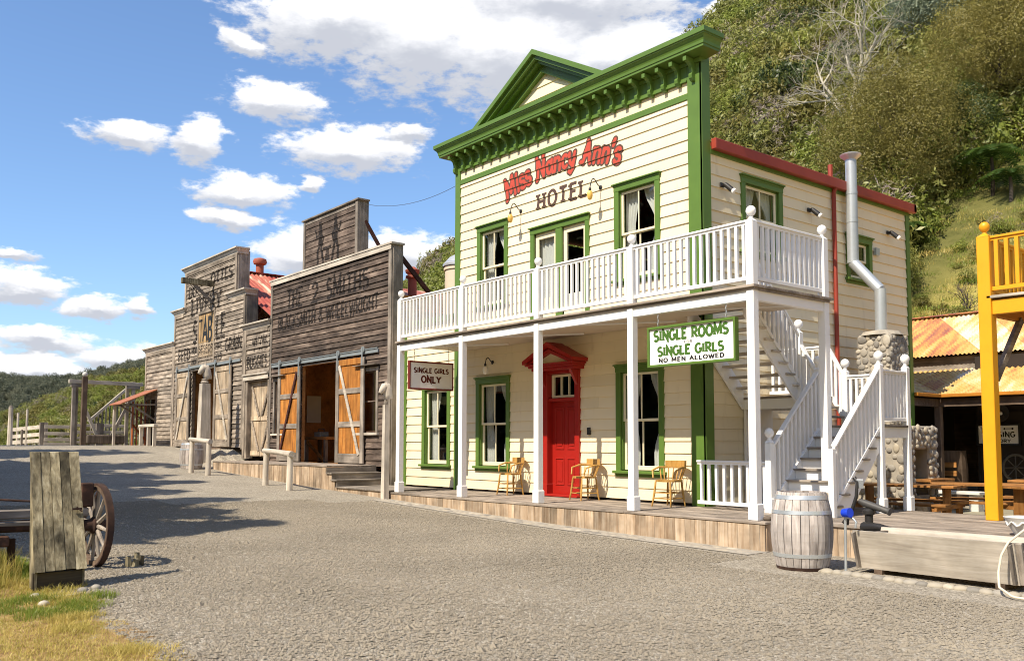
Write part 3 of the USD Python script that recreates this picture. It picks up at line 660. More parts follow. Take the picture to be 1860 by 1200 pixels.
def window(pl, parent, s0, s1, z0, z1, name="window", cols=2, meet=0.5, aw=0.125, cap=True, sill=True, rows2=True, curtain=True, seed=0, depth=0.05, mat="green_paint"):
    """double-hung window in its architrave; returns the hole cut through the wall"""
    w = grp(parent, name)
    i0, i1, j0, j1 = s0 + aw, s1 - aw, z0 + (0.10 if sill else aw), z1 - aw
    fr = [pl.B(s0, i0, 0.0, 0.05, z0 + (0.06 if sill else 0), z1 - aw + 0.004, 0.006), pl.B(i1, s1, 0.0, 0.05, z0 + (0.06 if sill else 0), z1 - aw + 0.004, 0.006), pl.B(s0 - 0.005, s1 + 0.005, 0.0, 0.056, z1 - aw, z1, 0.006),
          pl.B(i0, i0 + 0.02, -0.13, 0.003, j0, j1), pl.B(i1 - 0.02, i1, -0.13, 0.003, j0, j1), pl.B(i0, i1, -0.13, 0.003, j1 - 0.02, j1)]
    if not sill:
        fr.append(pl.B(s0, s1, 0, 0.053, z0, z0 + aw, 0.006))
    part(w, "architrave", cat(fr), mat)
    if cap:
        part(w, "drip_cap", cat([pl.B(s0 - 0.03, s1 + 0.03, 0.0, 0.10, z1 + 0.001, z1 + 0.03, 0.006), pl.B(s0 - 0.015, s1 + 0.015, 0.0, 0.07, z1 - 0.03, z1 + 0.0005, 0.004)]), mat)
    if sill:
        part(w, "sill", cat([pl.B(s0 - 0.05, s1 + 0.05, -0.1, 0.11, z0 + 0.03, z0 + 0.085, 0.008), pl.B(s0 - 0.02, s1 + 0.02, 0, 0.045, z0 - 0.03, z0 + 0.029, 0.005)]), mat)
    i0 += 0.02; i1 -= 0.02; j1 -= 0.02
    zm = j0 + (j1 - j0) * meet
    halves = [(zm, j1, -0.055, -0.02), (j0, zm + 0.04, -0.095, -0.057)] if rows2 else [(j0, j1, -0.055, -0.02)]
    for a, b, o0, o1 in halves:
        sw = 0.05
        lo = 0.085 if a == j0 else 0.045
        ms = [pl.B(i0, i0 + sw, o0, o1, a, b), pl.B(i1 - sw, i1, o0, o1, a, b), pl.B(i0 + sw, i1 - sw, o0, o1 + 0.001, a, a + lo), pl.B(i0 + sw, i1 - sw, o0, o1 + 0.001, b - 0.045, b)]
        xs = np.linspace(i0 + sw, i1 - sw, cols + 1)
        ms += [pl.B(x - 0.012, x + 0.012, o0 + 0.005, o1 - 0.002, a + lo, b - 0.045, 0.003) for x in xs[1:-1]]
        part(w, "sash", cat(ms), "cream_trim")
        for x, y in zip(xs[:-1], xs[1:]):
            part(w, "pane", pl.B(x + 0.004, y - 0.004, (o0 + o1) / 2 - 0.003, (o0 + o1) / 2, a + lo - 0.005, b - 0.04, 0), "pane_glass")
    if curtain:
        for sgn in (0, 1):
            n, k = 26, 14
            t, q = np.meshgrid(np.linspace(0, 1, n), np.linspace(0, 1, k), indexing="ij")
            kc = (0.46, 0.36, 0.50, 0.42, 0.30, 0.48, 0.40, 0.44)[(seed * 3 + sgn * 5) % 8]
            ww = (i1 - i0) * (kc - 0.20 * np.sin(np.pi * np.clip(q * 1.15, 0, 1)) ** 2 * (0.6 + 0.8 * sgn) - 0.08 * q)
            s = i0 + t * ww if sgn == 0 else i1 - t * ww
            o = -0.17 + 0.022 * np.sin(t * 26 + q * 2 + seed) - 0.02 * q
            v = pl(np.stack([s, o, j1 - q * (j1 - j0) * 0.97], -1).reshape(-1, 3))
            part(w, "curtain", (v, gridfaces(n, k)), "curtain", True)
    return rect(s0 + 0.06, z0 + 0.04, s1 - 0.06, z1 - 0.05)


holes = []
for a in ((-8.95, -7.80, 4.20, 6.17), (-4.44, -3.25, 4.20, 6.17), (-8.97, -7.72, 0.50, 2.60), (-4.425, -3.20, 0.50, 2.60)):
    holes.append(window(HF, hotel, *a, seed=len(holes)))
holes_wing = [window(HF, hotel, -11.25, -10.02, 0.50, 2.55, seed=5)]
holes_side = [window(HS, hotel, 1.09, 2.40, 4.62, 6.11, seed=6, meet=0.5), window(HS, hotel, 4.68, 5.70, 4.52, 5.54, seed=7, cols=1, rows2=True, curtain=False)]
# balcony doors
fd = grp(hotel, "balcony_door")
a0, a1, z0, z1 = -7.0, -5.15, 3.42, 5.77
part(fd, "architrave", cat([HF.B(a0, a0 + .12, 0, .05, z0, z1 - .12), HF.B(a1 - .12, a1, 0, .05, z0, z1 - .12), HF.B(a0 - .004, a1 + .004, 0, .056, z1 - .12, z1), HF.B((a0 + a1) / 2 - .10, (a0 + a1) / 2 + .10, 0, .045, z0, z1 - .12)]), "green_paint")
part(fd, "drip_cap", HF.B(a0 - .03, a1 + .03, 0, .10, z1 + .001, z1 + .03), "green_paint")
for x0, x1 in ((a0 + .12, (a0 + a1) / 2 - .10), ((a0 + a1) / 2 + .10, a1 - .12)):
    part(fd, "door_leaf", cat([HF.B(x0, x0 + .10, -.06, -.015, z0, z1 - .12), HF.B(x1 - .10, x1, -.06, -.015, z0, z1 - .12), HF.B(x0 + .1, x1 - .1, -.06, -.014, z1 - .25, z1 - .12), HF.B(x0 + .1, x1 - .1, -.06, -.014, z0, z0 + .8), HF.B(x0 + .14, x1 - .14, -.013, -.006, z0 + .2, z0 + .7)]), "cream_trim")
    part(fd, "pane", HF.B(x0 + .09, x1 - .09, -.04, -.036, z0 + .79, z1 - .24, 0), "pane_glass")
n, k = 24, 8
t, q = np.meshgrid(np.linspace(0, 1, n), np.linspace(0, 1, k), indexing="ij")
part(fd, "curtain", (HF(np.stack([-6.85 + t * 0.62, -.14 + .02 * np.sin(t * 30), 5.6 - q * 2.1], -1).reshape(-1, 3)), gridfaces(n, k)), "curtain", True)
part(fd, "picture_frame", cat([HF.B(-5.75, -5.45, -.6, -.58, 4.5, 5.05), HF.B(-5.70, -5.50, -.582, -.57, 4.6, 4.95)]), "letter_brown")
holes.append(rect(a0 + .05, z0 - .02, a1 - .05, z1 - .05))
# front door
dr = grp(hotel, "front_door", "red panelled front door under a small gabled hood")
d0, d1 = -6.56, -5.44
part(dr, "door_frame", cat([HF.B(d0, d0 + .14, -.16, .07, .05, 2.62, .008), HF.B(d1 - .14, d1, -.16, .07, .05, 2.62, .008), HF.B(d0 + .14, d1 - .14, -.16, .06, 2.56, 2.62), HF.B(d0 + .14, d1 - .14, -.16, .03, 1.98, 2.05), HF.B(d0 - .02, d1 + .02, -.2, .16, .01, .055, .008),
                            HF.B(d0 - .01, d0 + .15, -.1, .085, .05, .26, .006), HF.B(d1 - .15, d1 + .01, -.1, .085, .05, .26, .006)]), "red_door_paint")
px = [d0 + .14, d1 - .14]; mid = (px[0] + px[1]) / 2
leaf = [HF.B(px[0], px[1], -.12, -.085, .055, 1.98)]
part(dr, "door_leaf", cat(leaf), "red_door_paint")
for x0, x1 in ((px[0] + .10, mid - .05), (mid + .05, px[1] - .10)):
    for zz0, zz1 in ((.98, 1.86), (.24, .80)):
        b = .022
        part(dr, "door_panel", cat([HF.B(x0, x1, -.09, -.070, zz0, zz0 + b), HF.B(x0, x1, -.09, -.070, zz1 - b, zz1), HF.B(x0, x0 + b, -.09, -.071, zz0 + b, zz1 - b), HF.B(x1 - b, x1, -.09, -.071, zz0 + b, zz1 - b), HF.B(x0 + .06, x1 - .06, -.09, -.074, zz0 + .07, zz1 - .07, .01)]), "red_door_paint")
part(dr, "door_knob", xf(ball(.03), loc=HF(np.array([px[1] - .07, -.05, 1.0]))), "brass_lamp", True)
part(dr, "transom_frame", cat([HF.B(px[0] + .02, px[0] + .07, -.12, -.05, 2.06, 2.55), HF.B(px[1] - .07, px[1] - .02, -.12, -.05, 2.06, 2.55), HF.B(px[0] + .07, px[1] - .07, -.12, -.05, 2.06, 2.11), HF.B(px[0] + .07, px[1] - .07, -.12, -.05, 2.50, 2.55)] + [HF.B(px[0] + .07 + (px[1] - px[0] - .14) * t - .012, px[0] + .07 + (px[1] - px[0] - .14) * t + .012, -.11, -.055, 2.11, 2.50) for t in (1 / 3, 2 / 3)]), "cream_trim")
for i in range(3):
    w_ = (px[1] - px[0] - .14) / 3
    part(dr, "transom_pane", HF.B(px[0] + .07 + w_ * i + .01, px[0] + .07 + w_ * (i + 1) - .01, -.09, -.086, 2.11, 2.50, 0), "pane_glass")
hx0, hx1, hm = d0 - .22, d1 + .22, (d0 + d1) / 2
part(dr, "hood", cat([HF.B(d0 - .10, d1 + .10, 0, .30, 2.62, 2.68), HF.B(d0 - .14, d1 + .14, 0, .36, 2.68, 2.72), HF.B(d0 - .18, d1 + .18, 0, .42, 2.72, 2.755)]
                     + [HF.ext(Polygon([(hx0, 2.757), (hx0, 2.83), (hm, 3.19), (hx1, 2.83), (hx1, 2.757), (hm, 3.09)]), 0, .46), HF.ext(Polygon([(hx0 + .05, 2.756), (hm, 3.05), (hx1 - .05, 2.756), (hx1 - .2, 2.756), (hm, 2.97), (hx0 + .2, 2.756)]), 0, .40)]), "red_door_paint")
part(dr, "hood_gable", HF.ext(Polygon([(hx0 + .15, 2.757), (hm, 3.01), (hx1 - .15, 2.757)]), 0, .30), "cream_trim")
for x in (d0 + .06, d1 - .06):
    part(dr, "bracket", HF.ext(rect(x - .035, 2.3, x + .035, 2.615), .07, None, lambda z: .075 + .2 * np.clip((z - 2.3) / .32, 0, 1) ** 1.5), "red_door_paint")
holes.append(rect(d0 + .05, 0, d1 - .05, 2.66))
# walls
front = rect(XL + .17, .05, XC - .275, 7.37).difference(unary_union(holes))
wing = rect(XW + .17, .05, XL - .03, 4.15).difference(unary_union(holes_wing))
side = rect(.19, -.25, YB - .12, 6.34).difference(unary_union(holes_side))
siding(HF, front, .05 - ROW, ROW, hotel, "cream_paint", jit=.0012, splits=.45)
siding(HF, wing, .05 - ROW, ROW, hotel, "cream_paint")
siding(HS, side, .05 - ROW * 2, ROW, hotel, "cream_paint", jit=.0012, splits=.45)
lin = HF.ext(rect(XW, -.2, XC - .02, 4.15).difference(unary_union(holes + holes_wing)), -.11, -.004)
lin2 = HF.ext(rect(XL, 4.15, XC - .02, 8.0).difference(unary_union(holes)), -.11, -.004)
lin3 = HS.ext(rect(.112, -.3, YB, 6.45).difference(unary_union(holes_side)), -.11, -.004)
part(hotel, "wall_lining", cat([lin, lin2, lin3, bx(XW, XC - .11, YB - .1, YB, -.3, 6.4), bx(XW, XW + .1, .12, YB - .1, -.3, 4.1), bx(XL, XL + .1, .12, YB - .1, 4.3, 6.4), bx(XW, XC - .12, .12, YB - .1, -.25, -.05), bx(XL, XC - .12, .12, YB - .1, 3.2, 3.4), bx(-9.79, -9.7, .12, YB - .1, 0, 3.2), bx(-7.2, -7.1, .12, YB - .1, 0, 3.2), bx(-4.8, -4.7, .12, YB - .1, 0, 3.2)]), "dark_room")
part(hotel, "wing_roof", cat([bx(XW - .1, XL - .002, -.06, YB, 4.15, 4.25), bx(XW - .1, XL - .04, -.10, -.061, 4.10, 4.24)]), "green_paint")
cb = lambda *a: part(hotel, "corner_board", HF.B(*a, 0.006), "green_paint")
cb(XC - .28, XC + .05, .0, .05, .0, 7.98); cb(XL - .03, XL + .17, .0, .05, .0, 7.98); cb(XW, XW + .17, 0, .05, 0, 4.1)
part(hotel, "corner_board", HS.B(-.05, .19, .001, .052, .0, 7.98, .006), "green_paint")
part(hotel, "corner_board", HS.B(YB - .12, YB + .03, 0, .05, -.3, 6.45, .006), "green_paint")
part(hotel, "belt_board", HF.B(XL + .17, XC - .28, 0, .045, 7.37, 7.49, .006), "green_paint")
part(hotel, "parapet_panel", HF.B(XL + .17, XC - .28, 0, .02, 7.49, 7.70), "cream_paint")
part(hotel, "frieze", cat([HF.B(XL + .17, XC - .28, 0, .05, 7.70, 8.02), HF.B(XL + .17, XC - .28, .05, .075, 7.695, 7.735), HF.B(XL - .03, XC + .05, 0, .085, 7.985, 8.06)]), "green_paint")
part(hotel, "parapet_back", cat([bx(XL, XC - .001, .0, .19, 6.4, 8.2), bx(XC - .02, XC + .04, .0, .19, 7.9, 8.2)]), "green_paint")
part(hotel, "cornice", sweep_mitre([(.0, 8.06), (.33, 8.10), (.33, 8.145), (.345, 8.15), (.35, 8.20), (.37, 8.25), (.40, 8.285), (.415, 8.29), (.415, 8.31), (.435, 8.315), (.435, 8.40), (.0, 8.44)], XL, XC, 0, .12), "green_paint")
console = [(0, 8.06), (.30, 8.06), (.30, 7.985), (.245, 7.985), (.20, 7.97), (.155, 7.93), (.135, 7.86), (.13, 7.80), (.15, 7.76), (.14, 7.70), (.10, 7.66), (.05, 7.65), (.0, 7.66)]
for x in np.arange(XC - .12, XL - .1, -.335):
    t = trimesh.creation.extrude_polygon(Polygon(console), .075, engine="earcut")
    v = np.asarray(t.vertices)
    part(hotel, "console", HF(np.stack([x + v[:, 2] - .04, v[:, 0] + .001, v[:, 1]], 1), t.faces), "green_paint")
pa = (-6.53, 9.60); ph = 2.14
P0 = Polygon([(pa[0] - ph, 8.42), pa, (pa[0] + ph, 8.42)])


def inset(d):
    k = d * math.hypot(1.18, ph) / ph
    return Polygon([(pa[0] - ph + d * math.hypot(1.18, ph) / 1.18, 8.42), (pa[0], pa[1] - k), (pa[0] + ph - d * math.hypot(1.18, ph) / 1.18, 8.42)])


part(hotel, "pediment", cat([HF.ext(P0.difference(inset(.10)), -.15, .40), HF.ext(inset(.1).difference(inset(.18)), -.15, .33), HF.ext(inset(.18).difference(inset(.24)), -.15, .24), HF.ext(inset(.24).difference(inset(.35)), -.15, .10), HF.ext(inset(.35).difference(inset(.39)), -.15, .13)]), "green_paint")
siding(HF, inset(.39), 8.42, .24, hotel, "cream_paint", name="pediment_board")
part(hotel, "roof", cat([bx(XL, XC + .058, .191, YB + .048, 6.47, 6.53), bx(XC + .06, XC + .17, .191, YB + .15, 6.40, 6.60, .01), bx(XL, XC + .17, YB + .05, YB + .15, 6.42, 6.6)]), "red_roof_paint")
part(hotel, "eave_board", HS.B(.19, YB - .12, 0, .055, 6.34, 6.469), "green_paint")
part(hotel, "downpipe", cat([rod((XC + .075, 4.17, -.1), (XC + .075, 4.17, 6.32), .045), rod((XC + .075, 4.17, 6.32), (XC + .12, 4.17, 6.42), .045), rod((XC - .1, 4.35, 6.5), (XC - .1, 4.35, 6.98), .05)]), "red_roof_paint", 40)
part(hotel, "meter_box", HS.B(5.78, 5.92, .03, .1, 5.22, 5.38), "galvanised")
part(hotel, "doorbell", HF.B(-5.22, -5.14, .02, .06, 1.28, 1.42), "dark_metal")
red = bend(word("Miss Nancy Ann's", -7.86, -4.30, 6.60, 7.06, w=.19, font=LOW, gap=.02), -6.08, .30, 1.78)
for g, m, l in ((red.buffer(.032), "letter_brown", .004), (red.buffer(-.004), "letter_red", .0065)):
    part(hotel, "lettering", HF.paint(g, .05 - ROW, ROW, .03, .008, l), m)
part(hotel, "lettering", HF.paint(word("HOTEL", -6.83, -5.24, 6.18, 6.51, w=.2, serif=.2, sh=.15, gap=.24), .05 - ROW, ROW, .03, .008, .005), "letter_brown")

# verandah and balcony
bal = grp(hotel, "balcony", "white timber verandah with a balustraded balcony")
PX = [-9.6, -7.19, -4.79, -2.395, 0.0]; YF = -1.713


def post(parent, x, y, z0=0.0, zt=4.36, w=.065, plinth=True, mat="white_paint", name="post"):
    ms = [bx(x - w, x + w, y - w, y + w, z0, zt, .008)]
    if plinth:
        ms.append(bx(x - w - .018, x + w + .018, y - w - .018, y + w + .018, z0, z0 + .24, .012))
    ms += [lathe([(w * 1.41, zt - .002), (w * .55, zt + .045), (.028, zt + .055)], 4, (x, y, 0))]
    ms[-1] = (np.asarray(ms[-1][0]), ms[-1][1]); c = np.array([x, y, 0]); v = ms[-1][0] - c; r = math.pi / 4
    ms[-1] = (np.stack([v[:, 0] * math.cos(r) - v[:, 1] * math.sin(r), v[:, 0] * math.sin(r) + v[:, 1] * math.cos(r), v[:, 2]], 1) + c, ms[-1][1])
    p = part(parent, name, cat(ms), mat)
    part(parent, "ball_finial", lathe([(.03, zt + .04), (.036, zt + .055), (.026, zt + .07), (.03, zt + .078), (.058, zt + .10), (.076, zt + .145), (.068, zt + .19), (.04, zt + .22), (.002, zt + .232)], 16, (x, y, 0)), mat, True)
    return p


def railing(parent, p, q, zb0, zb1, zt0, zt1, n, mat="white_paint", bw=.024, rw=.045):
    """handrail, bottom rail and n balusters between two points; heights may climb"""
    p, q = np.array(p, float), np.array(q, float)
    P = lambda t, z: np.array([*(p + (q - p) * t), z])
    part(parent, "handrail", cat([beam(P(0, zt0), P(1, zt1), rw * 2, .035, .006), beam(P(0, zt0 - .035), P(1, zt1 - .035), rw * 1.1, .035, .003)]), mat)
    if zb0 is not None:
        part(parent, "bottom_rail", beam(P(0, zb0), P(1, zb1), rw * 1.3, .06, .006), mat)
    for i in range(n):
        t = (i + .5) / n
        c = P(t, 0)
        lo, hi = (zb0 + (zb1 - zb0) * t + .03), zt0 + (zt1 - zt0) * t - .05
        d = (q - p) / np.linalg.norm(q - p)
        part(parent, "baluster", beam(c + [0, 0, lo], c + [0, 0, hi], bw * 2, bw * 2, .003), mat)


for x in PX:
    post(bal, x, YF)
post(bal, 0.0, .146)
for a, b in zip(PX[:-1], PX[1:]):
    railing(bal, (a + .065, YF), (b - .065, YF), 3.52, 3.52, 4.37, 4.37, 17)
    part(bal, "front_beam", bx(a + .065, b - .065, YF - .045, YF + .045, 3.19, 3.34, .006), "white_paint")
railing(bal, (0, YF + .065), (0, .081), 3.52, 3.52, 4.37, 4.37, 13)
part(bal, "front_beam", bx(-.045, .045, YF + .065, .081, 3.19, 3.34, .006), "white_paint")
for y in np.arange(YF - .11, .0, .142):
    x1 = .11
    part(bal, "floor_board", bx(-9.68, x1, y, min(y + .138, -.002), 3.372, 3.41, .003), "deck_wood_x")
for y in np.arange(.0, .2, .142):
    part(bal, "floor_board", bx(-1.03, .11, y, y + .138, 3.372, 3.41, .003), "deck_wood_x")
part(bal, "fascia", cat([bx(-9.66, .085, YF - .075, YF - .046, 3.335, 3.371, .003), bx(.05, .085, YF - .045, .2, 3.335, 3.371, .003)]), "deck_wood_x")
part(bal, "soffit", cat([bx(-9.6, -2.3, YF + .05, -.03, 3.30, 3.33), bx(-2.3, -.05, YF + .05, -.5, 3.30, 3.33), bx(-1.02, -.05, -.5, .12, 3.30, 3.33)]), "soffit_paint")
for a, b in zip(PX[:-1], PX[1:]):
    part(bal, "ceiling_batten", cat([beam((a + .3, YF + .25, 3.285), (b - .3, -.25, 3.285), .03, .03), beam((a + .5, YF + .45, 3.284), (b, YF + .45, 3.284), .03, .03)]), "white_paint")

# outside stair: up from the deck, a landing, three steps sideways, then back up to the balcony
st = grp(hotel, "staircase", "white outside stair with two landings beside the hotel")
SX0, SX1 = -.66, .43
wp = "white_paint"


def stringer(parent, x, pts):
    t = trimesh.creation.extrude_polygon(Polygon(pts), .04, engine="earcut"); v = np.asarray(t.vertices)
    part(parent, "stringer", (np.stack([v[:, 2] + x - .02, v[:, 0], v[:, 1]], 1), t.faces), wp)


for x in (SX0 + .02, SX1 - .02):
    stringer(st, x, [(-.42, 0), (-.42, .17), (.98, 1.37), (1.0, 1.37), (1.0, 1.02), (-.02, .0)])
for i in range(7):
    z = .175 * (i + 1); y = -.40 + .2 * i
    part(st, "tread", bx(SX0 - .03, SX1 + .03, y - .03, y + .235, z - .035, z, .006), "grey_wood_x")
    part(st, "riser", bx(SX0 + .045, SX1 - .045, y + .21, y + .228, z, z + .14), wp)
railing(st, (SX0, -.36), (SX0, .95), .18, 1.35, 1.06, 2.30, 11)
railing(st, (SX1, -.36), (SX1, .95), .18, 1.35, 1.06, 2.30, 11)
post(st, SX0, -.42, 0, 1.12, .055)
part(st, "newel", bx(SX1 - .045, SX1 + .045, -.46, -.37, 0, 1.02, .006), wp)
for x, y in ((SX0, 1.0), (SX1, 1.0), (SX1, 1.85), (SX0, 1.85)):
    post(st, x, y, 0, 2.36, .052)
part(st, "landing", cat([bx(SX0 - .05, SX1 + .05, .96, 1.90, 1.37, 1.41, .006)]), "grey_wood_x")
part(st, "landing_frame", cat([bx(SX0, SX1, .98, 1.02, 1.2, 1.369), bx(SX0, SX1, 1.83, 1.87, 1.2, 1.369), bx(SX1 - .02, SX1 + .02, 1.05, 1.8, 1.2, 1.369), bx(SX0 - .02, SX0 + .02, 1.05, 1.8, 1.2, 1.369)]), wp)
railing(st, (SX1, 1.05), (SX1, 1.80), 1.50, 1.50, 2.28, 2.28, 7)
railing(st, (SX0 + .05, 1.85), (SX1 - .05, 1.85), 1.50, 1.50, 2.28, 2.28, 9)
for i in range(3):
    z = 1.41 + .177 * (i + 1); x = SX0 - .02 - .12 * i
    part(st, "tread", bx(x - .16, x + .02, 1.0, 1.86, z - .035, z, .006), "grey_wood_y")
part(st, "landing", bx(XC + .03, -1.0, 1.0, 1.90, 1.90, 1.941, .006), "grey_wood_x")
part(st, "landing_frame", cat([bx(XC + .03, -1.0, 1.0, 1.04, 1.72, 1.899), bx(-1.04, -1.0, 1.04, 1.88, 1.72, 1.899), bx(XC + .04, XC + .1, 1.05, 1.85, 0, 1.899), bx(XC + .04, -1.04, 1.84, 1.88, 1.72, 1.899)]), wp)
post(st, -1.02, 1.0, 0, 3.02, .055); post(st, -1.02, 1.85, 0, 3.02, .055)
railing(st, (SX0 - .05, 1.0), (-.97, 1.0), 1.56, 2.0, 2.34, 2.80, 3)
railing(st, (SX0 - .05, 1.85), (-.97, 1.85), 1.56, 2.0, 2.34, 2.80, 3)
railing(st, (-1.07, 1.85), (XC + .06, 1.85), 2.05, 2.05, 2.84, 2.84, 8)
YS = [1.0 - .1825 * i for i in range(9)]
for x in (-1.04, XC + .06):
    stringer(st, x, [(1.0, 1.74), (1.0, 2.12), (-.5, 3.58), (-.5, 3.19), (.98, 1.74)])
for i in range(7):
    z = 1.94 + .1825 * (i + 1); y = 1.0 - .2 * i
    part(st, "tread", bx(XC + .08, -.98, y - .22, y + .03, z - .035, z, .006), "pale_wood_x")
railing(st, (-1.02, .95), (-1.02, -.45), 2.16, 3.52, 2.98, 4.37, 11)
# short balustrade closing the space under the stair
railing(st, (XC + .07, -.30), (SX0 - .06, -.36), .10, .10, .80, .80, 9)

# ------------------------------------------------------------------ decks in front
deck = thing("boardwalk", "grey plank boardwalk in front of the cream hotel with upright skirting boards", "boardwalk", (-5, -1, -.3))
for y in np.arange(-1.86, 0, .1435):
    xs = [-9.85, -6.2 + rng.uniform(-1, 1), -2.9 + rng.uniform(-.5, .5), .26]
    for a, b in zip(xs[:-1], xs[1:]):
        part(deck, "plank", bx(a + .002, b - .002, y, min(y + .14, .03), -.035, .0 + rng.uniform(-.002, .002), .003), "deck_wood_x")
for y in np.arange(.0, 1.9, .1435):
    part(deck, "plank", bx(XC + .06, .26, y, y + .14, -.035, rng.uniform(-.002, .002), .003), "deck_wood_x")
for y in np.arange(-1.40, 1.9, .1435):
    part(deck, "plank", bx(.265, 3.9, y, y + .14, -.035, rng.uniform(-.003, .003), .003), "deck_wood_x")
x = -9.84
while x < .2:
    w_ = rng.uniform(.16, .23)
    part(deck, "skirting_board", bx(x + .002, min(x + w_ - .002, .235), -1.845 + rng.uniform(-.003, .003), -1.818, float(yard(x, -1.9)) - .03, -.037, .003), "skirt_wood"); x += w_
y = -1.81
while y < -1.42:
    part(deck, "skirting_board", bx(.222, .245, y, min(y + .195, -1.42), -.55, -.037, .003), "skirt_wood"); y += .2
x = .28
while x < 3.9:
    w_ = rng.uniform(.16, .23)
    part(deck, "skirting_board", bx(x + .002, x + w_ - .002, -1.372 + rng.uniform(-.003, .003), -1.346, -.55, -.037, .003), "skirt_wood"); x += w_

smdeck = thing("raised_boardwalk", "raised plank boardwalk with three side steps before the dark timber workshop", "boardwalk", (-15, -1, 0))
for y in np.arange(-1.86, -.42, .1435):
    for a, b in ((-20.52, -16.6 + rng.uniform(-.6, .6)), (0, -12.81)):
        a = a if a else prev
        part(smdeck, "plank", bx(a + .002, b - .002, y, min(y + .14, -.42), .50, .535 + rng.uniform(-.003, .003), .003), "deck_wood_x"); prev = b
for i, z in enumerate((.365, .20, .035)):
    xa = -12.81 + .265 * i
    part(smdeck, "riser", bx(xa - .022, xa, -1.85, -.42, z - .0, z + .13, .003), "grey_wood_y")
    part(smdeck, "tread", bx(xa - .02, xa + (.29 if i < 2 else 2.36), -1.88, -.42, z - .035, z, .004), "grey_wood_y")
x = -20.52
while x < -9.95:
    w_ = rng.uniform(.13, .20)
    top = .498 if x + w_ < -12.8 else (.328 if x + w_ < -12.55 else (.163 if x + w_ < -12.28 else -.002))
    part(smdeck, "skirting_board", bx(x + .002, x + w_ - .002, -1.845 + rng.uniform(-.003, .003), -1.818, float(yard(x, -1.9)) - .04, top, .003), "skirt_wood"); x += w_

# ------------------------------------------------------------------ the dark workshop
WF = Plane((0, -.4, 0), (1, 0, 0), (0, -1, 0))
ws = thing("timber_workshop", "dark weathered timber workshop with a tall false front and orange sliding doors", "workshop", (-16, 3, .5))
D0, D1 = -17.25, -14.9
wl, wr = rect(-19.15, 1.45, -18.35, 3.1), rect(-13.75, 1.42, -12.8, 3.08)
region = rect(-19.42, .5, -12.26, 6.28).difference(unary_union([rect(D0, 0, D1, 3.42), wl, wr]))
siding(WF, region, .5, .158, ws, "smith_wood_x", .034, .006, .006, splits=.35)
part(ws, "wall_lining", cat([WF.ext(region, -.10, -.006), bx(-19.5, -19.4, -.2, 7.5, .3, 5.0), bx(-12.3, -12.2, -.2, 7.5, .3, 5.0), bx(-19.4, -12.3, -.2, 7.5, .40, .50), bx(-19.4, -12.3, -.2, 7.5, 4.4, 4.5)]), "smith_lining")
part(ws, "back_wall", bx(-19.4, -12.3, 3.0, 3.1, .5, 4.4), "smith_lining")
for i in range(3):
    part(ws, "roof_beam", bx(-19.4, -12.3, .4 + i * 1.1, .55 + i * 1.1, 3.75, 3.95), "shade_timber_x")
part(ws, "corner_board", WF.B(-12.265, -12.12, -.002, .05, -.2, 6.28), "grey_wood_z")
part(ws, "corner_board", bx(-12.2, -12.10, -.40, -.10, -.2, 6.28, .005), "grey_wood_z")
part(ws, "corner_board", WF.B(-19.53, -19.41, 0, .05, .3, 6.28), "grey_wood_z")
part(ws, "parapet_cap", cat([WF.B(-19.6, -12.05, -.32, .09, 6.29, 6.35, .008), WF.B(-19.53, -12.12, .05, .07, 6.16, 6.289)]), "pale_wood_x")
part(ws, "gable_roof", (np.array([[-19.6, .0, 4.6], [-12.0, .0, 4.6], [-15.8, .0, 5.9], [-19.6, 7.6, 4.6], [-12.0, 7.6, 4.6], [-15.8, 7.6, 5.9]], float), np.array([[0, 2, 1], [3, 4, 5], [0, 3, 5], [0, 5, 2], [1, 2, 5], [1, 5, 4]])), "red_iron")
part(ws, "front_brace", beam((-12.2, -.15, 6.05), (-12.25, 1.45, 4.55), .07, .12), "dark_brace_y")
# tower board with two figures
tw = grp(ws, "tower_board", "raised board with two black silhouettes of pistol duellists")
treg = rect(-17.16, 6.40, -14.06, 7.80)
siding(WF, treg, 6.36, .205, tw, "smith_wood_x", .024, .006, .004, name="board")
part(tw, "board_frame", cat([WF.B(-17.27, -17.15, -.05, .05, 6.36, 7.84), WF.B(-14.07, -13.93, -.05, .05, 6.36, 7.84), bx(-14.0, -13.925, -.35, -.10, 6.36, 7.84), WF.B(-17.16, -14.06, 0, .03, 7.72, 7.839), WF.B(-17.14, -14.07, -.05, -.005, 6.36, 7.8)]), "grey_wood_z")
part(tw, "board_cap", WF.B(-17.34, -13.86, -.3, .085, 7.841, 7.89, .006), "grey_wood_x")
part(tw, "board_brace", beam((-13.95, -.2, 7.3), (-13.7, .8, 5.6), .06, .1), "dark_brace_y")


def figure(cx, flip):
    P = lambda pts, w: LineString([(cx + flip * x, z) for x, z in pts]).buffer(w, cap_style="round")
    return unary_union([Point(cx, 7.50).buffer(.085), rect(cx - .14, 7.55, cx + .14, 7.58), rect(cx - .08, 7.56, cx + .08, 7.66), P([(0, 7.42), (0, 7.0)], .115), P([(0, 7.02), (-.12, 6.72), (-.2, 6.44)], .06), P([(0, 7.02), (.16, 6.74), (.14, 6.44)], .06), P([(0, 7.34), (.2, 7.2), (.3, 7.42)], .045), P([(0, 7.34), (-.2, 7.14), (-.12, 6.96)], .045)])


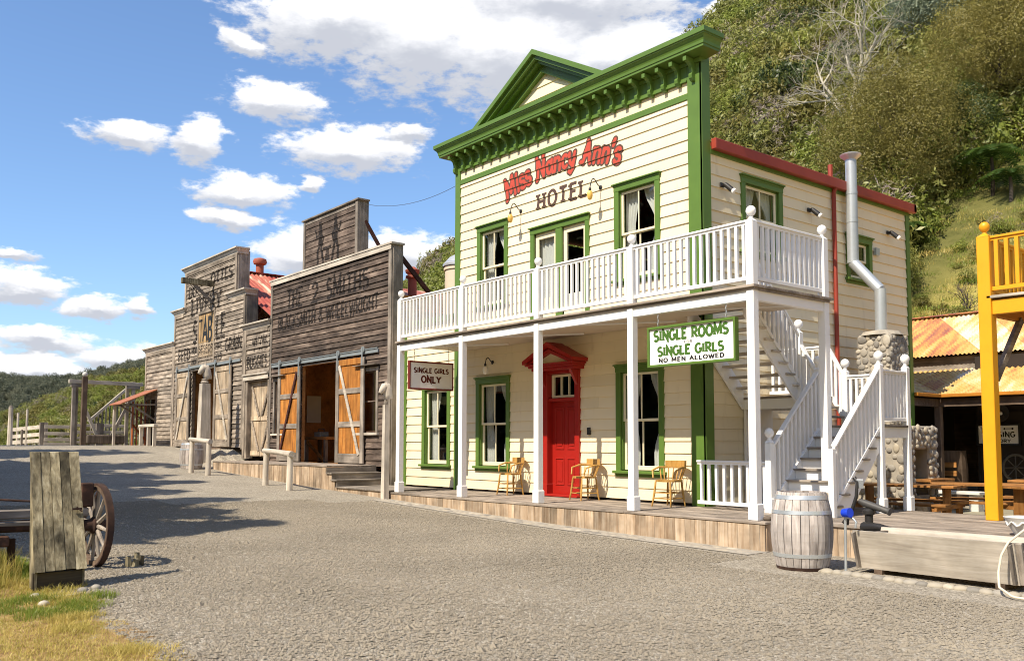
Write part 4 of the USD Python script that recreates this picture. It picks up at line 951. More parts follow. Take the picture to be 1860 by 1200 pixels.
part(tw, "painted_figure", WF.paint(figure(-16.2, -1), 6.36, .205, .024, .006, .006), "letter_faded")
part(tw, "painted_figure", WF.paint(figure(-15.25, 1), 6.36, .205, .024, .006, .006), "letter_faded")
part(tw, "painted_anvil", WF.paint(unary_union([rect(-16.0, 6.78, -15.5, 6.86), Polygon([(-15.9, 6.44), (-15.6, 6.44), (-15.68, 6.8), (-15.82, 6.8)])]), 6.36, .205, .024, .006, .006), "letter_faded")
for text, a in (("THE", (-18.35, -17.3, 5.30, 5.86)), ("2", (-16.75, -16.25, 5.30, 5.86)), ("SMITHS", (-15.75, -13.3, 5.30, 5.86)), ("BLACKSMITH & WHEELWRIGHT", (-19.0, -12.8, 4.68, 5.08))):
    part(ws, "faded_lettering", WF.paint(word(text, *a, w=.18, serif=.12, sh=.12), .5, .158, .034, .006, .009), "letter_faded")


def sliding_door(parent, s0, s1, z0, z1, lab, flip=1, panel="smith_orange", frame="grey_wood_", o=.075, lift=0):
    """ledged sliding door: stiles, rails, boards in three bays, a brace"""
    d = grp(parent, "sliding_door", lab)
    for x in (s0, s1 - .17):
        part(d, "stile", WF.B(x, x + .17, o, o + .05, z0, z1, .006), frame + "z")
    zs = [z0, z0 + (z1 - z0) * .345, z0 + (z1 - z0) * .665, z1 - .17]
    hs = [.26, .15, .15, .17]
    for i, (z, h) in enumerate(zip(zs, hs)):
        part(d, "rail", WF.B(s0 + .17, s1 - .17, o, o + .046, z, z + h, .006), frame + "x" if i < 3 else panel)
    n = 6; w = (s1 - s0 - .34) / n
    for i in range(3):
        for j in range(n):
            x = s0 + .17 + j * w
            part(d, "door_board", WF.B(x + .003, x + w - .003, o, o + .018, zs[i] + hs[i], zs[i + 1], .003), panel)
    a, b = (s0 + .21, s1 - .21) if flip > 0 else (s1 - .21, s0 + .21)
    part(d, "brace", WF.beam((a, o + .055, z0 + .22), (b, o + .055, z1 - .16), .03, .10), "dark_brace_x" if lift else "pale_wood_x")
    for x in (s0 + .085, s1 - .085):
        part(d, "hanger", cat([WF.B(x - .03, x + .03, o + .05, o + .062, z1 - .3, z1 + .27, .003), WF(*xf(lathe([(.001, -.014), (.085, -.014), (.085, .014), (.001, .014)], 14), rx=math.pi / 2, loc=(x, o + .035, z1 + .20)))]), "track_metal")
    return d


sliding_door(ws, -18.72, -17.18, .56, 3.42, "left sliding door of orange boards, dark brace", 1, lift=1)
sliding_door(ws, -14.92, -13.36, .56, 3.42, "right sliding door of orange boards, pale brace", -1)
part(ws, "door_track", cat([WF.B(-19.32, -12.72, .045, .075, 3.50, 3.62, .004), WF.B(-19.32, -12.72, .075, .095, 3.60, 3.63), WF.B(-19.0, -13.0, .0, .045, 3.52, 3.60)]), "track_metal")
for a, b, z0, z1 in ((-19.22, -18.28, 1.40, 3.15), (-13.8, -12.74, 1.38, 3.13)):
    w = grp(ws, "window")
    part(w, "architrave", cat([WF.B(a, a + .1, 0, .05, z0, z1 - .1), WF.B(b - .1, b, 0, .05, z0, z1 - .1), WF.B(a, b, 0, .055, z1 - .1, z1)]), "grey_wood_z")
    part(w, "sill", WF.B(a - .05, b + .05, 0, .1, z0 - .06, z0), "pale_wood_x")
    part(w, "hood", WF.beam((a - .06, .09, z1 + .06), (b + .06, .09, z1 + .06), .2, .02), "grey_wood_x")
    part(w, "sash", cat([WF.B(a + .1, a + .14, -.06, -.02, z0, z1 - .1), WF.B(b - .14, b - .1, -.06, -.02, z0, z1 - .1)] + [WF.B(a + .14, b - .14, -.06, -.02, z, z + .035) for z in (z0, (z0 + z1) / 2 - .05, z1 - .14)]), "smith_wood_z")
    part(w, "pane", WF.B(a + .12, b - .12, -.045, -.041, z0 + .02, z1 - .12, 0), "pane_glass")
wb = thing("work_bench", "rough timber bench standing in the workshop doorway", "bench", (-18, .8, .5))
part(wb, "bench_top", bx(-18.9, -17.3, .45, 1.05, 1.22, 1.31, .01), "table_wood_x")
for x in (-18.75, -17.45):
    for y in (.52, .98):
        part(wb, "leg", bx(x - .05, x + .05, y - .05, y + .05, .5, 1.22), "grey_wood_z")
part(wb, "brace", beam((-18.7, .5, 1.15), (-17.6, .5, .62), .05, .1), "table_wood_x")
solo("notice_sheet", bx(-19.385, -19.365, .82, 1.32, 1.78, 2.66), "canvas_white", "large pale sheet hanging inside the dark timber workshop", "sheet")
cw = thing("cart_wheel", "small iron cart wheel leaning inside the workshop doorway", "wheel", (-17.0, .9, .5))
part(cw, "rim", xf(lathe([(.32, -.03), (.38, -.03), (.38, .03), (.32, .03), (.32, -.03)], 24), ry=math.pi / 2, rz=.5, loc=(-17.0, 1.0, .89)), "iron")
for i in range(5):
    a = i * math.pi / 5; d_ = np.array([-.34 * math.cos(a) * math.sin(.5), .34 * math.cos(a) * math.cos(.5), .34 * math.sin(a)])
    part(cw, "spoke", rod(np.array([-17.0, 1.0, .89]) - d_, np.array([-17.0, 1.0, .89]) + d_, .018), "iron")
tbx = thing("tool_box", "pale box on the workshop's bench", "box", (-18.2, .75, 1.31))
part(tbx, "box_body", bx(-18.4, -18.0, .6, .9, 1.312, 1.46, .008), "pale_wood_x")
part(tbx, "box_handle", tube([(-18.38, .75, 1.46), (-18.38, .75, 1.56), (-18.02, .75, 1.56), (-18.02, .75, 1.46)], .014, 6), "iron")
vent = thing("roof_vent", "terracotta roof vent with a ridged cap behind the dark workshop", "vent", (-14.3, 1.6, 5.2))
part(vent, "pipe", lathe([(.13, 5.2), (.13, 5.95), (.2, 5.97), (.2, 6.03), (.13, 6.05)], 14, (-14.45, 1.7, 0)), "terracotta", 40)
part(vent, "cap", lathe([(.11, 6.05), (.2, 6.12), (.22, 6.2), (.12, 6.26), (.08, 6.3), (.001, 6.31)], 14, (-14.45, 1.7, 0)), "terracotta", 40)
tk = thing("header_tank", "pale tank with a silver domed lid beside the hotel's left corner", "tank", (-11.6, 1.5, 4.3))
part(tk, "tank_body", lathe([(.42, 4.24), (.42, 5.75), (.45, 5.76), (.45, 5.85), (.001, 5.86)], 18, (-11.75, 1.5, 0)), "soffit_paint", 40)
part(tk, "tank_lid", lathe([(.48, 5.86), (.48, 5.92), (.3, 6.12), (.12, 6.22), (.001, 6.24)], 18, (-11.75, 1.5, 0)), "silver_tank", 40)
part(tk, "stand", bx(-12.1, -11.4, 1.1, 1.9, 4.24, 4.26), "galvanised")

# ------------------------------------------------------------------ the stable
sb = thing("stable", "brown weathered timber stable with a stepped false front and faded painted lettering", "stable", (-25, 3, 1))
mainR = unary_union([rect(-28.55, .95, -21.72, 6.30), rect(-27.45, 6.2, -22.55, 7.85)])
wopen = rect(-26.55, .9, -24.1, 3.85)
hatch = rect(-26.0, 3.98, -24.45, 5.92)
siding(WF, mainR.difference(unary_union([wopen, hatch])), .95, .165, sb, "stable_wood_x", .036, .006, .006, splits=.3)
rwing = rect(-21.48, .62, -19.62, 5.02).difference(rect(-21.45, 0, -19.68, 3.30))
siding(WF, rwing, .62, .165, sb, "stable_wood_x", .034, .006, .006)
lwing = rect(-32.1, .95, -28.8, 5.06).difference(rect(-31.9, .9, -30.9, 2.95))
siding(WF, lwing, .95, .165, sb, "stable_wood_x", .034, .006, .006)
part(sb, "wall_lining", cat([WF.ext(unary_union([mainR.difference(wopen), lwing]), -.10, -.006), WF.ext(rwing, -.10, -.006), bx(-32.2, -32.1, -.2, 6, .8, 4.6), bx(-19.75, -19.6, .2, 6, .6, 4.6), bx(-32.1, -19.7, -.2, 6, .80, .95), bx(-32.1, -19.7, -.2, 6, 4.4, 4.5)]), "shade_timber_x")
part(sb, "back_wall", bx(-32.1, -19.7, 4.8, 4.9, .8, 4.4), "smith_lining")
part(sb, "inner_wall", bx(-26.9, -26.8, -.2, 4.8, .9, 4.4), "smith_lining")
for a, b, z0, z1 in ((-27.58, -27.44, 6.38, 7.85), (-22.56, -22.40, 6.38, 7.85), (-28.68, -28.54, .95, 6.30), (-21.74, -21.60, .9, 6.30), (-21.6, -21.46, .6, 5.02), (-32.24, -32.09, .95, 5.06), (-28.82, -28.69, .95, 5.06)):
    part(sb, "corner_board", WF.B(a, b, 0, .055, z0, z1, .006), "stable_wood_z")
part(sb, "corner_board", bx(-22.49, -22.38, -.398, .02, 6.38, 7.85, .005), "grey_wood_z")
part(sb, "corner_board", bx(-21.69, -21.585, -.398, .02, 5.0, 6.30, .005), "grey_wood_z")
capp = lambda z: [(0, z - .16), (.05, z - .16), (.06, z - .10), (.13, z - .03), (.13, z), (.17, z), (.17, z + .05), (0, z + .06)]
for xl, xr, z in ((-27.58, -22.40, 7.90), (-23.05, -21.60, 6.34), (-28.68, -27.55, 6.34), (-21.6, -19.6, 5.06), (-32.24, -28.7, 5.10)):
    part(sb, "parapet_cap", sweep_mitre(capp(z), xl, xr, -.402, -.05), "pale_wood_x")
    part(sb, "parapet_board", WF.B(xl + .14, xr - .14, .0, .05, z - .30, z - .161), "stable_wood_x")
rz = np.array([[-30.5, 0, 5.0], [-19.9, 0, 5.0], [-25.1, 0, 7.62], [-30.5, 6, 5.0], [-19.9, 6, 5.0], [-25.1, 6, 7.62]], float)


def corr_roof(parent, A, B, C_, D, n, mat, name="roof_sheet", amp=.012, pitch=.076):
    """corrugated sheets between eave A-B and ridge D-C (A below D); n sheets"""
    A, B, C_, D = (np.array(v, float) for v in (A, B, C_, D))
    nn = np.cross(B - A, D - A); nn /= np.linalg.norm(nn); nn *= np.sign(nn[2])
    for i in range(n):
        t = np.linspace(i / n, (i + 1) / n, max(7, int(np.linalg.norm(B - A) / n / pitch * 6)))
        L = np.linalg.norm(B - A)
        w = amp * np.sin(t * L / pitch * 2 * math.pi)[:, None] * nn + (i % 2) * .004 * nn
        a = A + (B - A) * t[:, None] + w; d = D + (C_ - D) * t[:, None] + w
        k = len(t); v = np.vstack([a, d]); j = np.arange(k - 1)
        f = np.vstack([np.stack([j, j + 1, k + j + 1], 1), np.stack([j, k + j + 1, k + j], 1)])
        part(parent, name, (v, f), mat, 60)


corr_roof(sb, rz[4], rz[1], rz[2], rz[5], 7, "red_iron", amp=.03, pitch=.17)
corr_roof(sb, rz[0], rz[3], rz[5], rz[2], 7, "red_iron")
part(sb, "ridge_cap", beam(rz[2] + [0, 0, .03], rz[5] + [0, 0, .03], .3, .03), "red_roof_paint")
sv = thing("ridge_vent", "red round ventilator on the stable's roof ridge", "vent", (-25.1, 1.56, 7.6))
part(sv, "pipe", lathe([(.15, 7.5), (.15, 7.98)], 14, (-25.1, 1.56, 0)), "terracotta", 40)
part(sv, "cap", lathe([(.15, 7.98), (.24, 8.01), (.27, 8.1), (.24, 8.2), (.1, 8.25), (.001, 8.25)], 14, (-25.1, 1.56, 0)), "terracotta", 40)
sliding_door(sb, -28.15, -26.62, .98, 3.82, "left sliding door of pale boards on the stable", 1, "stable_door_wood", "stable_wood_")
sliding_door(sb, -24.12, -22.55, .98, 3.82, "right sliding door of pale boards on the stable", -1, "stable_door_wood", "stable_wood_")
part(sb, "door_track", cat([WF.B(-28.3, -21.9, .045, .075, 3.90, 4.0, .004), WF.B(-26.6, -24.0, .075, .14, 3.93, 4.02)]), "track_metal")
part(sb, "door_head", WF.B(-26.62, -24.05, .0, .07, 3.84, 3.9), "stable_wood_x")
hd = grp(sb, "loft_hatch", "raw yellow boards nailed over the loft hatch")
for j in range(6):
    x = -25.98 + j * .253
    part(hd, "hatch_board", WF.B(x + .004, x + .249, .005, .03, 4.85, 5.9, .003), "hatch_wood")
    part(hd, "hatch_board", WF.B(x + .004, x + .249, .005, .028, 4.28, 4.845, .003), "stable_door_wood")
part(hd, "hatch_frame", cat([WF.B(-26.08, -25.98, 0, .05, 3.98, 5.95), WF.B(-24.46, -24.36, 0, .05, 3.98, 5.95), WF.B(-26.08, -24.36, 0, .055, 5.95, 6.05), WF.B(-25.98, -24.46, 0, .04, 4.18, 4.27), WF.B(-25.98, -24.46, -.02, .01, 3.98, 4.18)]), "stable_wood_z")
part(hd, "lettering", cat([WF.B(-25.78, -25.72, .031, .034, 4.9, 5.75), WF.B(-25.95, -25.62, .031, .034, 5.66, 5.75)]), "letter_black")
flat = lambda g, o: cat([WF(np.stack([v[:, 0], np.full(len(v), o), v[:, 1]], 1), f[:, ::-1]) for v, f in (trimesh.creation.triangulate_polygon(p, engine="earcut") for p in polys(g))])
part(hd, "lettering", flat(word("AB", -25.6, -24.62, 4.90, 5.72, w=.2), .034), "letter_black")
part(hd, "lettering", flat(word("SESFOR", -25.95, -24.5, 4.52, 4.74, w=.2), .032), "letter_faded")
for text, a in (("DO", (-27.2, -26.3, 6.72, 7.12)), ("OTTES", (-24.9, -22.8, 6.98, 7.38)), ("LIVERY", (-26.9, -23.7, 6.02, 6.65)), ("S", (-26.6, -26.15, 4.92, 5.74)), ("LE", (-24.3, -23.4, 4.92, 5.74)), ("FEED", (-28.2, -26.85, 4.32, 4.74)), ("GRAIN", (-23.35, -21.85, 4.36, 4.78)), ("HOR", (-26.7, -26.1, 4.5, 4.72)), ("HIRE", (-24.3, -23.65, 4.5, 4.72)), ("HOR", (-26.7, -26.1, 4.12, 4.34)), ("SES BOUGHT", (-25.95, -24.5, 4.3, 4.5)), ("SOLD", (-24.3, -23.65, 4.12, 4.34))):
    part(sb, "faded_lettering", WF.paint(word(text, *a, w=.2, serif=.14, sh=.12), .95, .165, .036, .006, .009), "letter_faded")
for text, a in (("WAGONS", (-21.0, -19.75, 4.22, 4.60)), ("BUGGIES", (-21.4, -19.75, 3.62, 3.98))):
    part(sb, "faded_lettering", WF.paint(word(text, *a, w=.2, serif=.14, sh=.12), .62, .165, .034, .006, .009), "letter_faded")
part(sb, "door_hood", cat([WF.B(-21.6, -19.58, .0, .12, 3.36, 3.40), WF.B(-21.6, -19.58, .056, .075, 3.20, 3.36)]), "pale_wood_x")
dd = grp(sb, "double_door", "pale ledged double doors set back in the stable's right wing")
for a, b, fl in ((-21.3, -20.5, 1), (-20.49, -19.7, -1)):
    for j in range(4):
        w_ = (b - a) / 4
        part(dd, "door_board", WF.B(a + j * w_ + .003, a + (j + 1) * w_ - .003, -.16, -.13, .66, 3.15, .003), "stable_door_wood")
    for z in (.70, 1.85, 3.0):
        part(dd, "ledge", WF.B(a + .02, b - .02, -.13, -.10, z, z + .14, .004), "stable_door_wood")
    for z0, z1 in ((.84, 1.85), (1.99, 3.0)):
        p, q = ((a + .1, z0), (b - .1, z1)) if fl < 0 else ((b - .1, z0), (a + .1, z1))
        part(dd, "brace", WF.beam((p[0], -.095, p[1]), (q[0], -.095, q[1]), .03, .09), "stable_wood_x")
part(dd, "jamb", cat([WF.B(-21.46, -21.31, -.2, .03, .6, 3.3), WF.B(-19.69, -19.6, -.2, .03, .6, 3.3), WF.B(-21.31, -19.69, -.2, .02, 3.16, 3.3)]), "stable_wood_z")
bmn = grp(sb, "hoist_beam")
part(bmn, "beam", WF.beam((-24.6, .04, 6.95), (-24.6, 1.2, 6.95), .16, .2), "lichen_wood")
part(bmn, "strut", WF.beam((-24.6, .05, 6.25), (-24.6, .75, 6.86), .08, .1), "grey_wood_y")
part(bmn, "rope", rod(WF(np.array([-24.6, .9, 6.86])), WF(np.array([-24.5, .12, 5.95])), .014), "letter_black")
cn = grp(sb, "door_canopy", "orange tin canopy over the stable's side door")
part(cn, "canopy_sheet", (WF(np.array([[-32.3, .02, 3.35], [-30.6, .02, 3.35], [-30.6, 1.45, 2.72], [-32.3, 1.45, 2.72], [-32.3, .02, 3.31], [-30.6, .02, 3.31], [-30.6, 1.45, 2.68], [-32.3, 1.45, 2.68]], float)), BF * 0 + np.array([[0, 1, 2], [0, 2, 3], [4, 6, 5], [4, 7, 6], [1, 5, 6], [1, 6, 2], [2, 6, 7], [2, 7, 3], [0, 3, 7], [0, 7, 4], [0, 4, 5], [0, 5, 1]])), "orange_canopy")
for x in (-32.15, -30.72):
    part(cn, "canopy_arm", cat([WF.beam((x, .05, 2.05), (x, 1.15, 2.76), .06, .07), WF.beam((x, .05, 2.70), (x, 1.35, 2.68), .06, .06)]), "grey_wood_y")
part(cn, "canopy_post", WF.B(-32.3, -32.2, 1.2, 1.3, .95, 2.72), "pale_wood_z")
sd = grp(sb, "side_door", "orange plank door standing ajar")
for j in range(4):
    part(sd, "door_board", WF.beam((-31.9 - .02 * j, .1 + .17 * j, 1.95), (-31.9 - .02 * j, .1 + .17 * j, 1.0), .02, .165) if 0 else beam(WF(np.array([-31.92, .08 + .175 * j, 1.0])), WF(np.array([-31.92, .08 + .175 * j, 2.85])), .17 if 0 else .03, .17), "orange_door_wood")
part(sd, "brace", beam(WF(np.array([-31.88, .05, 1.2])), WF(np.array([-31.88, .62, 1.9])), .03, .08), "orange_door_wood")

# ------------------------------------------------------------------ the laundry behind the courtyard
ln = thing("laundry_building", "low timber laundry with rusty yellow corrugated roofs behind the courtyard", "building", (-1, 11, -.4))
LW = Plane((0, 10.6, 0), (1, 0, 0), (0, -1, 0))
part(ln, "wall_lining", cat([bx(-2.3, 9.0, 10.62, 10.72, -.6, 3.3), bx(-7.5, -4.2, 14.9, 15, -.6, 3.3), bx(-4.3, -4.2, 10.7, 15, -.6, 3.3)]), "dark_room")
x = -2.25
while x < 9.0:
    w_ = rng.uniform(.18, .26)
    if x > -.9:
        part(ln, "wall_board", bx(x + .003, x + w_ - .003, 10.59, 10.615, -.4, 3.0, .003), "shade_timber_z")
    x += w_
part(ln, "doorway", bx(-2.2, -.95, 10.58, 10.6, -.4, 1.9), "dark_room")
for x0, x1 in ((-2.25, 9.0),):
    corr_roof(ln, (-2.2, 8.5, 2.26), (9.0, 8.5, 2.26), (9.0, 10.75, 3.02), (-4.45, 10.75, 3.02), 11, "rusty_yellow_iron", amp=.02, pitch=.11)
corr_roof(ln, (-2.2, 7.36, 2.26), (-2.2, 8.5, 2.26), (-4.45, 10.75, 3.02), (-4.45, 7.36, 3.02), 2, "rusty_yellow_iron", amp=.02, pitch=.11)
part(ln, "clerestory", cat([bx(-4.5, 9, 10.76, 10.80, 2.9, 3.36), bx(-4.55, -4.5, 7.36, 10.8, 2.9, 3.36)]), "grey_wood_x")
corr_roof(ln, (-4.3, 10.55, 3.38), (9.0, 10.55, 3.38), (9.0, 13.4, 4.78), (-7.2, 13.4, 4.78), 12, "rusty_yellow_iron", amp=.02, pitch=.11)
corr_roof(ln, (-4.3, 7.36, 3.38), (-4.3, 10.55, 3.38), (-7.2, 13.4, 4.78), (-7.2, 7.36, 4.78), 4, "rusty_yellow_iron", amp=.02, pitch=.11)
part(ln, "ridge_cap", beam((-7.2, 13.4, 4.81), (9, 13.4, 4.81), .3, .03), "rusty_yellow_iron")
part(ln, "gable_back", bx(-7.2, 9, 13.5, 13.6, 0, 4.7), "shade_timber_x")
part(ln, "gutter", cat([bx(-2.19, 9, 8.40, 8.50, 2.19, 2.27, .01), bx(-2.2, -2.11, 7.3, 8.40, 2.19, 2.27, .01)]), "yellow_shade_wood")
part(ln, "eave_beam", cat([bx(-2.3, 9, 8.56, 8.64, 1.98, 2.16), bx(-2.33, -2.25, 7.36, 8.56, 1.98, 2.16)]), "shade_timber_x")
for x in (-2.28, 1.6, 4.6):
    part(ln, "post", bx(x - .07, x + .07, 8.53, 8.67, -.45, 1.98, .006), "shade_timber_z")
solo("courtyard_floor", bx(-4.2, 12, 1.95, 10.6, -.46, -.385), "concrete_floor", kind="structure")
sg = thing("laundry_sign", "white Hop Sing Laundry sign with a black border on the dark verandah wall", "sign", (-1.6, 10.55, 1.3))
sz0, sz1 = 1.115, 1.56
sx0, sx1 = -2.22, -1.29
part(sg, "sign_board", LW.B(sx0, sx1, .06, .085, sz0, sz1), "sign_white")
part(sg, "border", cat([LW.B(sx0 - .05, sx0, .05, .10, sz0 - .05, sz1 + .05), LW.B(sx1, sx1 + .05, .05, .10, sz0 - .05, sz1 + .05), LW.B(sx0, sx1, .05, .10, sz0 - .05, sz0), LW.B(sx0, sx1, .05, .10, sz1, sz1 + .05)]), "letter_black")


def flat_on(pl, g, o):
    return cat([pl(np.stack([v[:, 0], np.full(len(v), o), v[:, 1]], 1), f[:, ::-1]) for v, f in (trimesh.creation.triangulate_polygon(p, engine="earcut") for p in polys(g))])


for t, a in (("HOP", (-2.14, -1.76, 1.38, 1.51)), ("SING", (-1.76, -1.36, 1.28, 1.40)), ("LAUNDRY", (-2.08, -1.46, 1.15, 1.22))):
    part(sg, "lettering", flat_on(LW, word(t, *a, w=.2), .088), "letter_black")
part(sg, "lettering", flat_on(LW, unary_union([LineString([(-1.59, 1.48), (-1.42, 1.48)]).buffer(.008), Polygon([(-1.59, 1.45), (-1.59, 1.51), (-1.64, 1.48)]), Point(-1.42, 1.48).buffer(.025)]), .088), "letter_black")
lp = thing("guard_lamp", "round grey guard lamp on the dark wall above the laundry sign", "lamp", (-2.1, 10.5, 1.85))
part(lp, "reflector", LW(*xf(lathe([(.02, .0), (.12, .03), (.21, .09), (.22, .10), (.20, .09), (.02, .02)], 20), rx=-math.pi / 2, loc=(-1.68, .03, 1.86))), "iron", True)
part(lp, "bulb", LW(*xf(ball(.05), loc=(-1.68, .10, 1.86))), "sign_white", True)
wr_ = thing("spoked_wheel", "dark spoked wheel leaning by the laundry wall under its sign", "wheel", (-2.0, 10.3, .4))
part(wr_, "rim", xf(lathe([(.28, -.02), (.33, -.02), (.33, .02), (.28, .02), (.28, -.02)], 24), rx=math.pi / 2, rz=.9, loc=(-1.25, 10.2, .55)), "iron")
for i in range(4):
    a = i * math.pi / 4
    part(wr_, "spoke", rod(np.array([-1.25, 10.2, .55]) + np.array([.62 * .3 * math.cos(a), .78 * .3 * math.cos(a), .3 * math.sin(a)]), np.array([-1.25, 10.2, .55]) - np.array([.62 * .3 * math.cos(a), .78 * .3 * math.cos(a), .3 * math.sin(a)]), .014), "iron")
bs = thing("barrel_seat", "dark barrel chair with orange slats beside the laundry doorway", "chair", (-2.75, 9.9, -.4))
part(bs, "barrel_back", lathe([(.40, -.385), (.46, .1), (.47, .5), (.43, .95), (.40, .95), (.44, .5), (.43, .1), (.38, -.385)], 20, (-2.6, 9.6, 0)), "shade_timber_z")
for z in (.35, .55):
    part(bs, "slat", bx(-2.75, -2.15, 9.12, 9.16, z, z + .12), "table_wood_x")

# ------------------------------------------------------------------ stone fireplace and flue against the hotel
fp = thing("stone_fireplace", "river-stone fireplace and chimney with a steel flue against the hotel's side wall", "fireplace", (-1.5, 4.8, -.4))
fb = [bx(-2.21, -.86, 4.18, 4.62, -.4, 1.46, .03), bx(-2.21, -.86, 5.18, 5.55, -.4, 1.46, .03), bx(-2.21, -1.5, 4.62, 5.18, -.4, 1.46), bx(-2.21, -.86, 4.62, 5.18, 1.0, 1.46, .03), bx(-1.5, -.86, 4.62, 5.18, -.4, .1)]
part(fp, "mortar_body", cat(fb), "mortar")
part(fp, "mortar_chimney", cat([bx(-1.84, -1.12, 4.28, 4.95, 1.45, 3.30, .05), lathe([(.42, 3.28), (.36, 3.36), (.12, 3.40)], 16, (-1.48, 4.62, 0))]), "mortar")
STONE = []
for i in range(8):
    s_ = trimesh.creation.icosphere(1); v = np.asarray(s_.vertices) * (1 + .22 * (meshkit.noise(np.asarray(s_.vertices) * 1.3 + i * 7, i)[:, None] - .5)); STONE.append((v, np.asarray(s_.faces)))


def stone(c, size, rz=0.0, tilt=0.0):
    m = STONE[rng.integers(8)]
    return xf((m[0] * np.asarray(size), m[1]), loc=c, rz=rz, rx=tilt)


def stone_face(parent, axis, c, lo, hi, d, n, rmin=.05, rmax=.10):
    """field stones packed over one face; axis 'x' or 'y' is the outward direction at coordinate c"""
    pts = []
    tries = 0
    while len(pts) < n and tries < n * 60:
        tries += 1
        a, b, r = rng.uniform(lo[0], hi[0]), rng.uniform(lo[1], hi[1]), rng.uniform(rmin, rmax) * (1 if tries < n * 20 else .6)
        if all((a - q[0]) ** 2 + (b - q[1]) ** 2 > (.86 * (r + q[2])) ** 2 for q in pts):
            pts.append((a, b, r))
    for a, b, r in pts:
        e = rng.uniform(.8, 1.15)
        part(parent, "stone", stone((c, a, b) if axis == "x" else (a, c, b), (d, r * e, r / e) if axis == "x" else (r * e, d, r / e)), "river_stone", True)


stone_face(fp, "y", 4.28, (-1.80, 1.50), (-1.16, 3.25), .028, 90)
stone_face(fp, "x", -1.12, (4.32, 1.50), (4.92, 3.25), .028, 66)
stone_face(fp, "y", 4.18, (-2.15, -.35), (-.90, 1.42), .028, 76)
stone_face(fp, "x", -.86, (4.22, -.35), (4.60, 1.42), .028, 40)
stone_face(fp, "x", -.86, (5.2, -.35), (5.52, 1.42), .045, 30)
stone_face(fp, "x", -.86, (4.66, 1.06), (5.16, 1.42), .045, 12)
part(fp, "mantel_shelf", bx(-1.0, -.55, 4.6, 5.6, .36, .42, .01), "table_wood_y")
fl = grp(fp, "flue", "grey steel flue pipe with a rain cap")
F0, F1, F2 = (-1.48, 4.62, 3.36), (-1.48, 4.62, 4.25), (-2.06, 4.62, 4.86)
part(fl, "pipe_section", tube([F0, F1], .115, 18), "galvanised", 40)
part(fl, "pipe_section", tube([np.array(F1) - [0, 0, .02], np.array(F2) + [0, 0, .02]], .113, 18), "galvanised", 40)
part(fl, "pipe_section", tube([F2, (-2.06, 4.62, 7.12)], .115, 18), "galvanised", 40)
for z in (3.42, 4.9, 5.75, 6.35):
    c = F0 if z < 4 else F2
    part(fl, "pipe_collar", lathe([(.115, z - .03), (.121, z - .03), (.121, z + .03), (.115, z + .03)], 18, (c[0], c[1], 0)), "galvanised", 40)
part(fl, "rain_cap", lathe([(.115, 7.06), (.14, 7.08), (.21, 7.14), (.22, 7.17), (.19, 7.185), (.001, 7.19)], 20, (-2.06, 4.62, 0)), "silver_tank", 40)
part(fl, "pipe_bracket", rod((-2.06, 4.62, 6.35), (-2.2, 4.62, 6.43), .015), "iron")

# ------------------------------------------------------------------ the yellow verandah on the right
yv = thing("yellow_verandah", "bright yellow timber verandah corner with a balustraded balcony and grey brace", "verandah", (3.5, 1, 0))
yx, yy = 2.13, 1.02
post(yv, yx, yy, 0, 4.14, .09, False, "yellow_paint")
post(yv, yx + 6, yy, 0, 4.14, .09, False, "yellow_paint"); post(yv, yx + 3, yy, 0, 4.14, .09, False, "yellow_paint")
for a in (yx, yx + 3):
    railing(yv, (a + .09, yy), (a + 2.91, yy), 3.36, 3.36, 4.12, 4.12, 20, "yellow_paint", .028)
railing(yv, (yx, yy + .1), (yx, yy + 2.6), 3.36, 3.36, 4.12, 4.12, 17, "yellow_paint", .028)
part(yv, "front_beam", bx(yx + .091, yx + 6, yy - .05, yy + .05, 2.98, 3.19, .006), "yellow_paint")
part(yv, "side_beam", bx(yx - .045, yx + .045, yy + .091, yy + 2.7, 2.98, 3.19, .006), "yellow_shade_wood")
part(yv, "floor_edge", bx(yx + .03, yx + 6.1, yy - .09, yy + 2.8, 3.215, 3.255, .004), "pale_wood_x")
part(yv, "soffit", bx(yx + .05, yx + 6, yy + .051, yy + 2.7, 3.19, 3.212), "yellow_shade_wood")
part(yv, "brace", beam((yx + .04, yy + .12, 2.05), (yx + .04, yy + 1.05, 3.0), .07, .11), "grey_wood_y")
part(yv, "back_wall", bx(yx + 1.6, yx + 6, yy + 2.75, yy + 2.85, -.4, 6.0), "shade_timber_x")

# ------------------------------------------------------------------ picnic tables in the courtyard


def picnic(x, y, rz, label, L=1.7):
    t = thing("picnic_table", label, "table", (x, y, -.385), rz, "orange picnic tables in the courtyard", world=False)
    for j in range(4):
        part(t, "table_board", bx(-L / 2, L / 2, -.37 + j * .187, -.19 + j * .187, .72, .76, .004), "table_wood_x")
    for s in (-1, 1):
        for j in range(2):
            part(t, "seat_board", bx(-L / 2, L / 2, s * .68 - .14 + j * .142, s * .68 - .003 + j * .142, .42, .46, .004), "table_wood_x")
    for x_ in (-L / 2 + .22, L / 2 - .22):
        part(t, "end_board", bx(x_ - .025, x_ + .025, -.16, .16, .10, .72, .006), "table_wood_z")
        part(t, "foot", bx(x_ - .03, x_ + .03, -.6, .6, 0, .10, .01), "table_wood_y")
        part(t, "seat_bearer", bx(x_ + .03, x_ + .07, -.8, .8, .34, .42, .006), "table_wood_y")
        for s in (-1, 1):
            part(t, "seat_leg", bx(x_ - .03, x_ + .03, s * .68 - .11, s * .68 + .11, 0, .42, .006), "table_wood_z")
    return t


